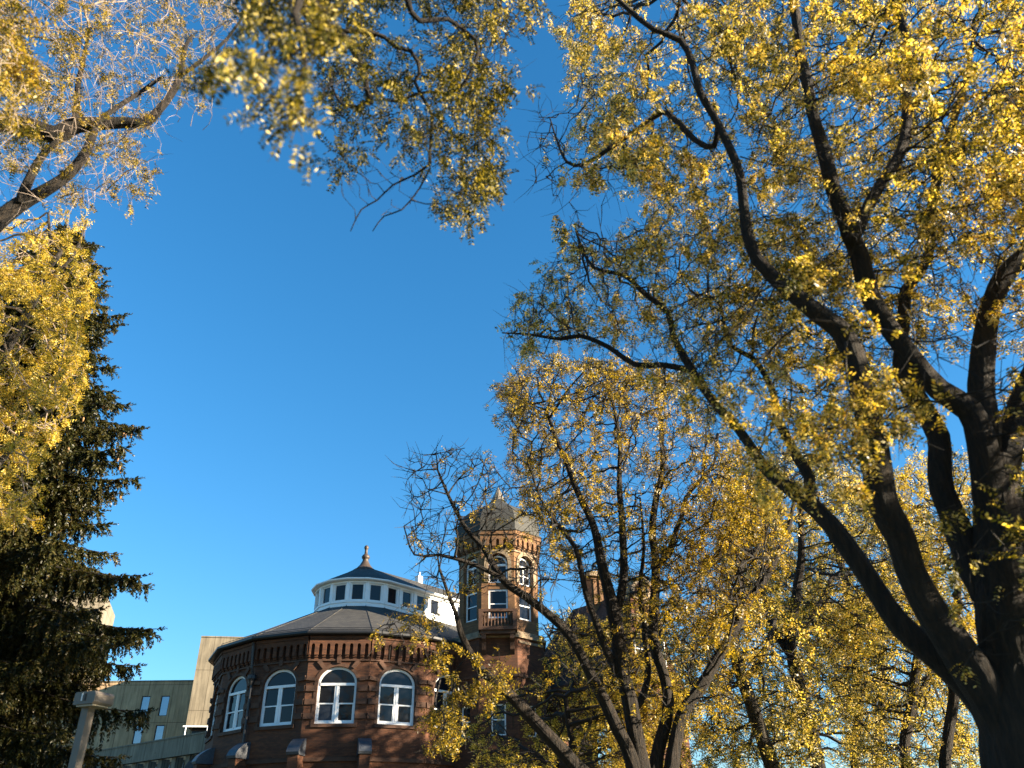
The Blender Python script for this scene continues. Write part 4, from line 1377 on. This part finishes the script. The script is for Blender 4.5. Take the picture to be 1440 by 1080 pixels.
tree('locust_tree', 'bright yellow tree at the left edge, in front of the spruce', 'tree', B_base, BL,
     [(cloud(pB, 1900, 15.8, .9, 44, .25, .5), 1.0), (cloud([(60, 290), (130, 300), (135, 390), (100, 400)], 90, 15.9, .4, 45), .9)], 17.0,
     dict(seed=17, step=.26, kill=.32, infl=3, bark='bark_pale', twig='twig_pale', leaf='leaf_yellow', L=.18, ll=.06, lw=.026, pairs=4, rtip=.006, twigs=1.0, twig_len=.35, rmax=.05, thin=5, clump=1.2))

# ---- overhanging tree: its trunk stands behind the viewer
C_base = (-2.6, -2.6, 0.0)
CLm = [
    ([('w', -2.6, -2.6, -.1, .34), ('w', -2.6, -2.6, 1.5, .27), ('w', -2.5, -2.3, 4.0, .22), ('w', -2.4, -1.4, 6.2, .17)], 'trunk'),
    ([('w', -2.45, -2.0, 5.0, .13), ('w', -2.6, .6, 7.4, .10)] + lim((4.9, 5.6), (395, -60, 17), (425, 10, 14), (453, 36, 12.5), (476, 44, 12), (492, 60, 12), (502, 78, 10), (512, 100, 9), (516, 125, 8), (522, 146, 7)), 'limb'),
    ([('w', -2.4, -1.4, 6.2, .12), ('w', -1.9, 1.6, 8.6, .085)] + lim((5.2, 6.4), (560, -60, 11), (573, 0, 9), (578, 18, 8), (590, 30, 7.5), (630, 27, 6.5), (650, 40, 6), (668, 55, 5.5), (672, 72, 5), (662, 102, 5), (648, 122, 4.5), (630, 131, 4.5), (605, 129, 4), (583, 133, 4), (560, 142, 4), (540, 140, 3)), 'limb'),
    (lim((5.3, 6.0), (476, 44, 7), (510, 44, 6), (540, 52, 6), (556, 66, 6), (577, 72, 6), (588, 88, 5.5), (590, 104, 5.5), (583, 115, 5), (590, 130, 5), (602, 150, 5), (608, 163, 5), (606, 195, 4.5), (605, 230, 4)), 'limb'),
    (lim((6.0, 6.2), (605, 230, 3.5), (585, 245, 3), (553, 260, 2.6), (530, 282, 2.2), (508, 295, 2), (493, 325, 1.4)), 'branch'),
    (lim((6.0, 6.3), (605, 236, 3), (590, 265, 2.5), (565, 295, 2.2), (540, 304, 2), (524, 325, 1.4)), 'branch'),
    (lim((6.0, 6.4), (608, 235, 3), (618, 265, 2.5), (615, 300, 2)), None),
    (lim((5.6, 5.8), (522, 140, 5), (505, 150, 4), (485, 150, 4), (470, 130, 3.5), (463, 105, 3)), 'branch'),
    (lim((6.2, 6.8), (664, 60, 4), (700, 65, 3), (720, 45, 2.5), (745, 10, 2)), None),
    (lim((6.2, 6.6), (600, 150, 4), (640, 200, 3), (680, 230, 2)), None),
    ([('w', -2.5, .2, 7.0, .07), ('w', -2.3, 1.6, 6.6, .05)] + lim((2.9, 3.1), (400, -50, 16), (415, 20, 10), (430, 90, 6)), 'branch'),
]
pC = [(430, -70), (780, -70), (745, 50), (700, 110), (690, 190), (705, 240), (685, 290), (640, 305), (620, 240), (560, 195), (520, 190), (490, 240), (470, 235), (470, 180), (440, 140)]
tree('locust_tree', 'overhanging tree whose leafy branch hangs into the sky from the top edge', 'tree', C_base, CLm,
     [(cloud(pC, 1300, lambda x, y: 5.4 + (x - 400) * .0025, .4, 46, .28, .9), 1.0), (cloud([(490, 240), (600, 230), (640, 250), (630, 320), (580, 290), (500, 325)], 60, 6.1, .2, 47), .03),
      (cloud([(560, 180), (700, 190), (705, 245), (670, 300), (630, 310), (615, 230)], 160, 6.2, .3, 49), 1.0),
      (cloud([(320, -70), (490, -70), (485, 60), (450, 120), (432, 205), (415, 190), (415, 130), (365, 145), (350, 110), (345, 60)], 330, lambda x, y: 3.0 + (y < 30) * .3, .22, 48), 2.0)], 3.9,
     dict(seed=19, cluster=3, step=.12, kill=.16, infl=1.6, bark='bark', twig='twig', leaf='leaf_olive', L=.19, ll=.045, lw=.0165, pairs=8, rtip=.0026, twigs=1.0, twig_len=.24, rmax=.02, thin=4, leaf_trop=(0, 0, -.7)))


# ---- spruce
def spruce():
    rng = np.random.default_rng(77)
    base = np.array([-15.4, 22.0, 0.0])
    H = 21.2
    root = thing('spruce_tree', 'tall dark spruce with drooping branches at the left edge, behind the street lamp', 'tree', tuple(base))
    mb = MB()
    mb.tube([tuple(base + (0, 0, z)) for z in (-.1, 1, 4, 8, 12, 16, 20, H)], [.5, .42, .36, .29, .22, .14, .07, .015], 14, True, bark_bump(.08, 2, 3))
    mb.build('trunk', M['bark'], root, True)
    e0, e1, er0, er1 = [], [], [], []
    tuf_p, tuf_d, tuf_s = [], [], []
    cones = []
    z = 1.6
    lev = 0
    while z < H - .35:
        f = 1 - z / H
        nb = 8 if f > .55 else (6 if f > .25 else 5)
        Lb = (.45 + 6.9 * f ** .8) * (1 if z > 7.5 else .88 + .12 * max(0, (z - 4.5) / 3))
        a0 = rng.uniform(0, 6.28)
        for k in range(nb):
            a = a0 + 2 * math.pi * k / nb + rng.normal(0, .22)
            L = Lb * rng.choice([rng.uniform(.62, .85), rng.uniform(.85, 1.12)])
            hd = np.array([math.cos(a), math.sin(a), 0])
            n = max(5, int(L / .28))
            s = np.linspace(0, 1, n)
            droop = (.12 + .42 * f) * L
            zz = z + rng.normal(0, .1) + (.16 * (1 - f)) * L * s - droop * (s ** 1.3) + (.22 * droop + .05 * L) * s ** 4
            P = base + hd * (L * s)[:, None] + np.stack([0 * s, 0 * s, zz], -1)
            side = np.array([-hd[1], hd[0], 0])
            P += side * (rng.normal(0, .10) * L * s ** 2)[:, None]
            r = .012 + .02 * L / 3 * (1 - s)
            e0.append(P[:-1]); e1.append(P[1:]); er0.append(r[:-1]); er1.append(r[1:])
            # side sprays and hanging branchlets
            for i in range(1, n):
                t = (P[i] - P[i - 1]); t /= np.linalg.norm(t)
                if s[i] < .16: continue
                for sd in (-1, 1):
                    for rep in range(5):
                        if rng.random() < .12: continue
                        l = min(.36 + .62 * (1 - abs(s[i] - .6)) * (Lb / 4) ** .7, 1.7) * rng.uniform(.55, 1.15) * (1.0 if s[i] < .85 else .6)
                        hang = rng.uniform(.4, 2.1) * (.45 + 1.0 * f)
                        d = t * rng.uniform(.35, .8) + side * sd * rng.uniform(.25, 1.0) + np.array([0, 0, -hang * .5])
                        d /= np.linalg.norm(d)
                        m = max(3, int(l / .085))
                        q = P[i - 1] + (P[i] - P[i - 1]) * rng.random()
                        for j in range(m):
                            d = d + np.array([0, 0, -hang * .20]); d /= np.linalg.norm(d)
                            q2 = q + d * (l / m)
                            tuf_p.append(q); tuf_d.append(d); tuf_s.append(.098 * (1.05 - .45 * j / m))
                            q = q2
                tuf_p.append(P[i]); tuf_d.append(t); tuf_s.append(.09)
            for j in range(4):
                tuf_p.append(P[-1] + t * .07 * j); tuf_d.append(t); tuf_s.append(.085 - .012 * j)
            if z > 12 and hd[0] > .1 and rng.random() < .75 and len(cones) < 60:
                for j in range(rng.integers(1, 4)):
                    cones.append(P[-1 - rng.integers(0, 2)] + rng.normal(0, .1, 3) + np.array([0, 0, -.1]))
        z += rng.uniform(.24, .42) * (.65 + .7 * f)
        lev += 1
    v, f = prisms(np.vstack(e0), np.vstack(e1), np.concatenate(er0), np.concatenate(er1), 6)
    np_mesh('branches', v, f, np.full(len(f), 4), M['bark'], root, False, base)
    tp_, td, ts = np.array(tuf_p), np.array(tuf_d), np.array(tuf_s)
    V = []
    for k in range(6):                              # six flat needle sprays round every bit of branchlet
        rnd = rng.normal(0, 1, td.shape)
        sv = np.cross(td, rnd); sv /= np.linalg.norm(sv, axis=1)[:, None] + 1e-9
        ax_ = td * .75 + sv * .62
        ax_ /= np.linalg.norm(ax_, axis=1)[:, None]
        wv = np.cross(ax_, rng.normal(0, 1, td.shape)); wv /= np.linalg.norm(wv, axis=1)[:, None] + 1e-9
        p = tp_ + td * (rng.random(len(td)) * .085)[:, None]
        l = (ts * rng.uniform(1.0, 1.6, len(ts)))[:, None]
        V.append(np.stack([p, p + ax_ * l * .4 + wv * l * .2, p + ax_ * l, p + ax_ * l * .4 - wv * l * .2], 1))
    V = np.concatenate(V).reshape(-1, 3)
    np_mesh('foliage', V, np.arange(len(V)).reshape(-1, 4), np.full(len(V) // 4, 4), M['needle'], root, False, base)
    mb = MB(); mb.lathe((0, 0), [(.005, -.14), (.022, -.11), (.03, -.06), (.026, -.01), (.01, .01)], 8)
    proto = None
    for c in cones[:40]:
        if proto is None:
            proto = np_mesh('cone', np.array(mb.v), [i for f in mb.f for i in f], [len(f) for f in mb.f], M['cone'], root, True)
            o = proto
        else:
            o = proto.copy(); COL.objects.link(o); o.parent = root
        o.location = Vector(c - base)


spruce()
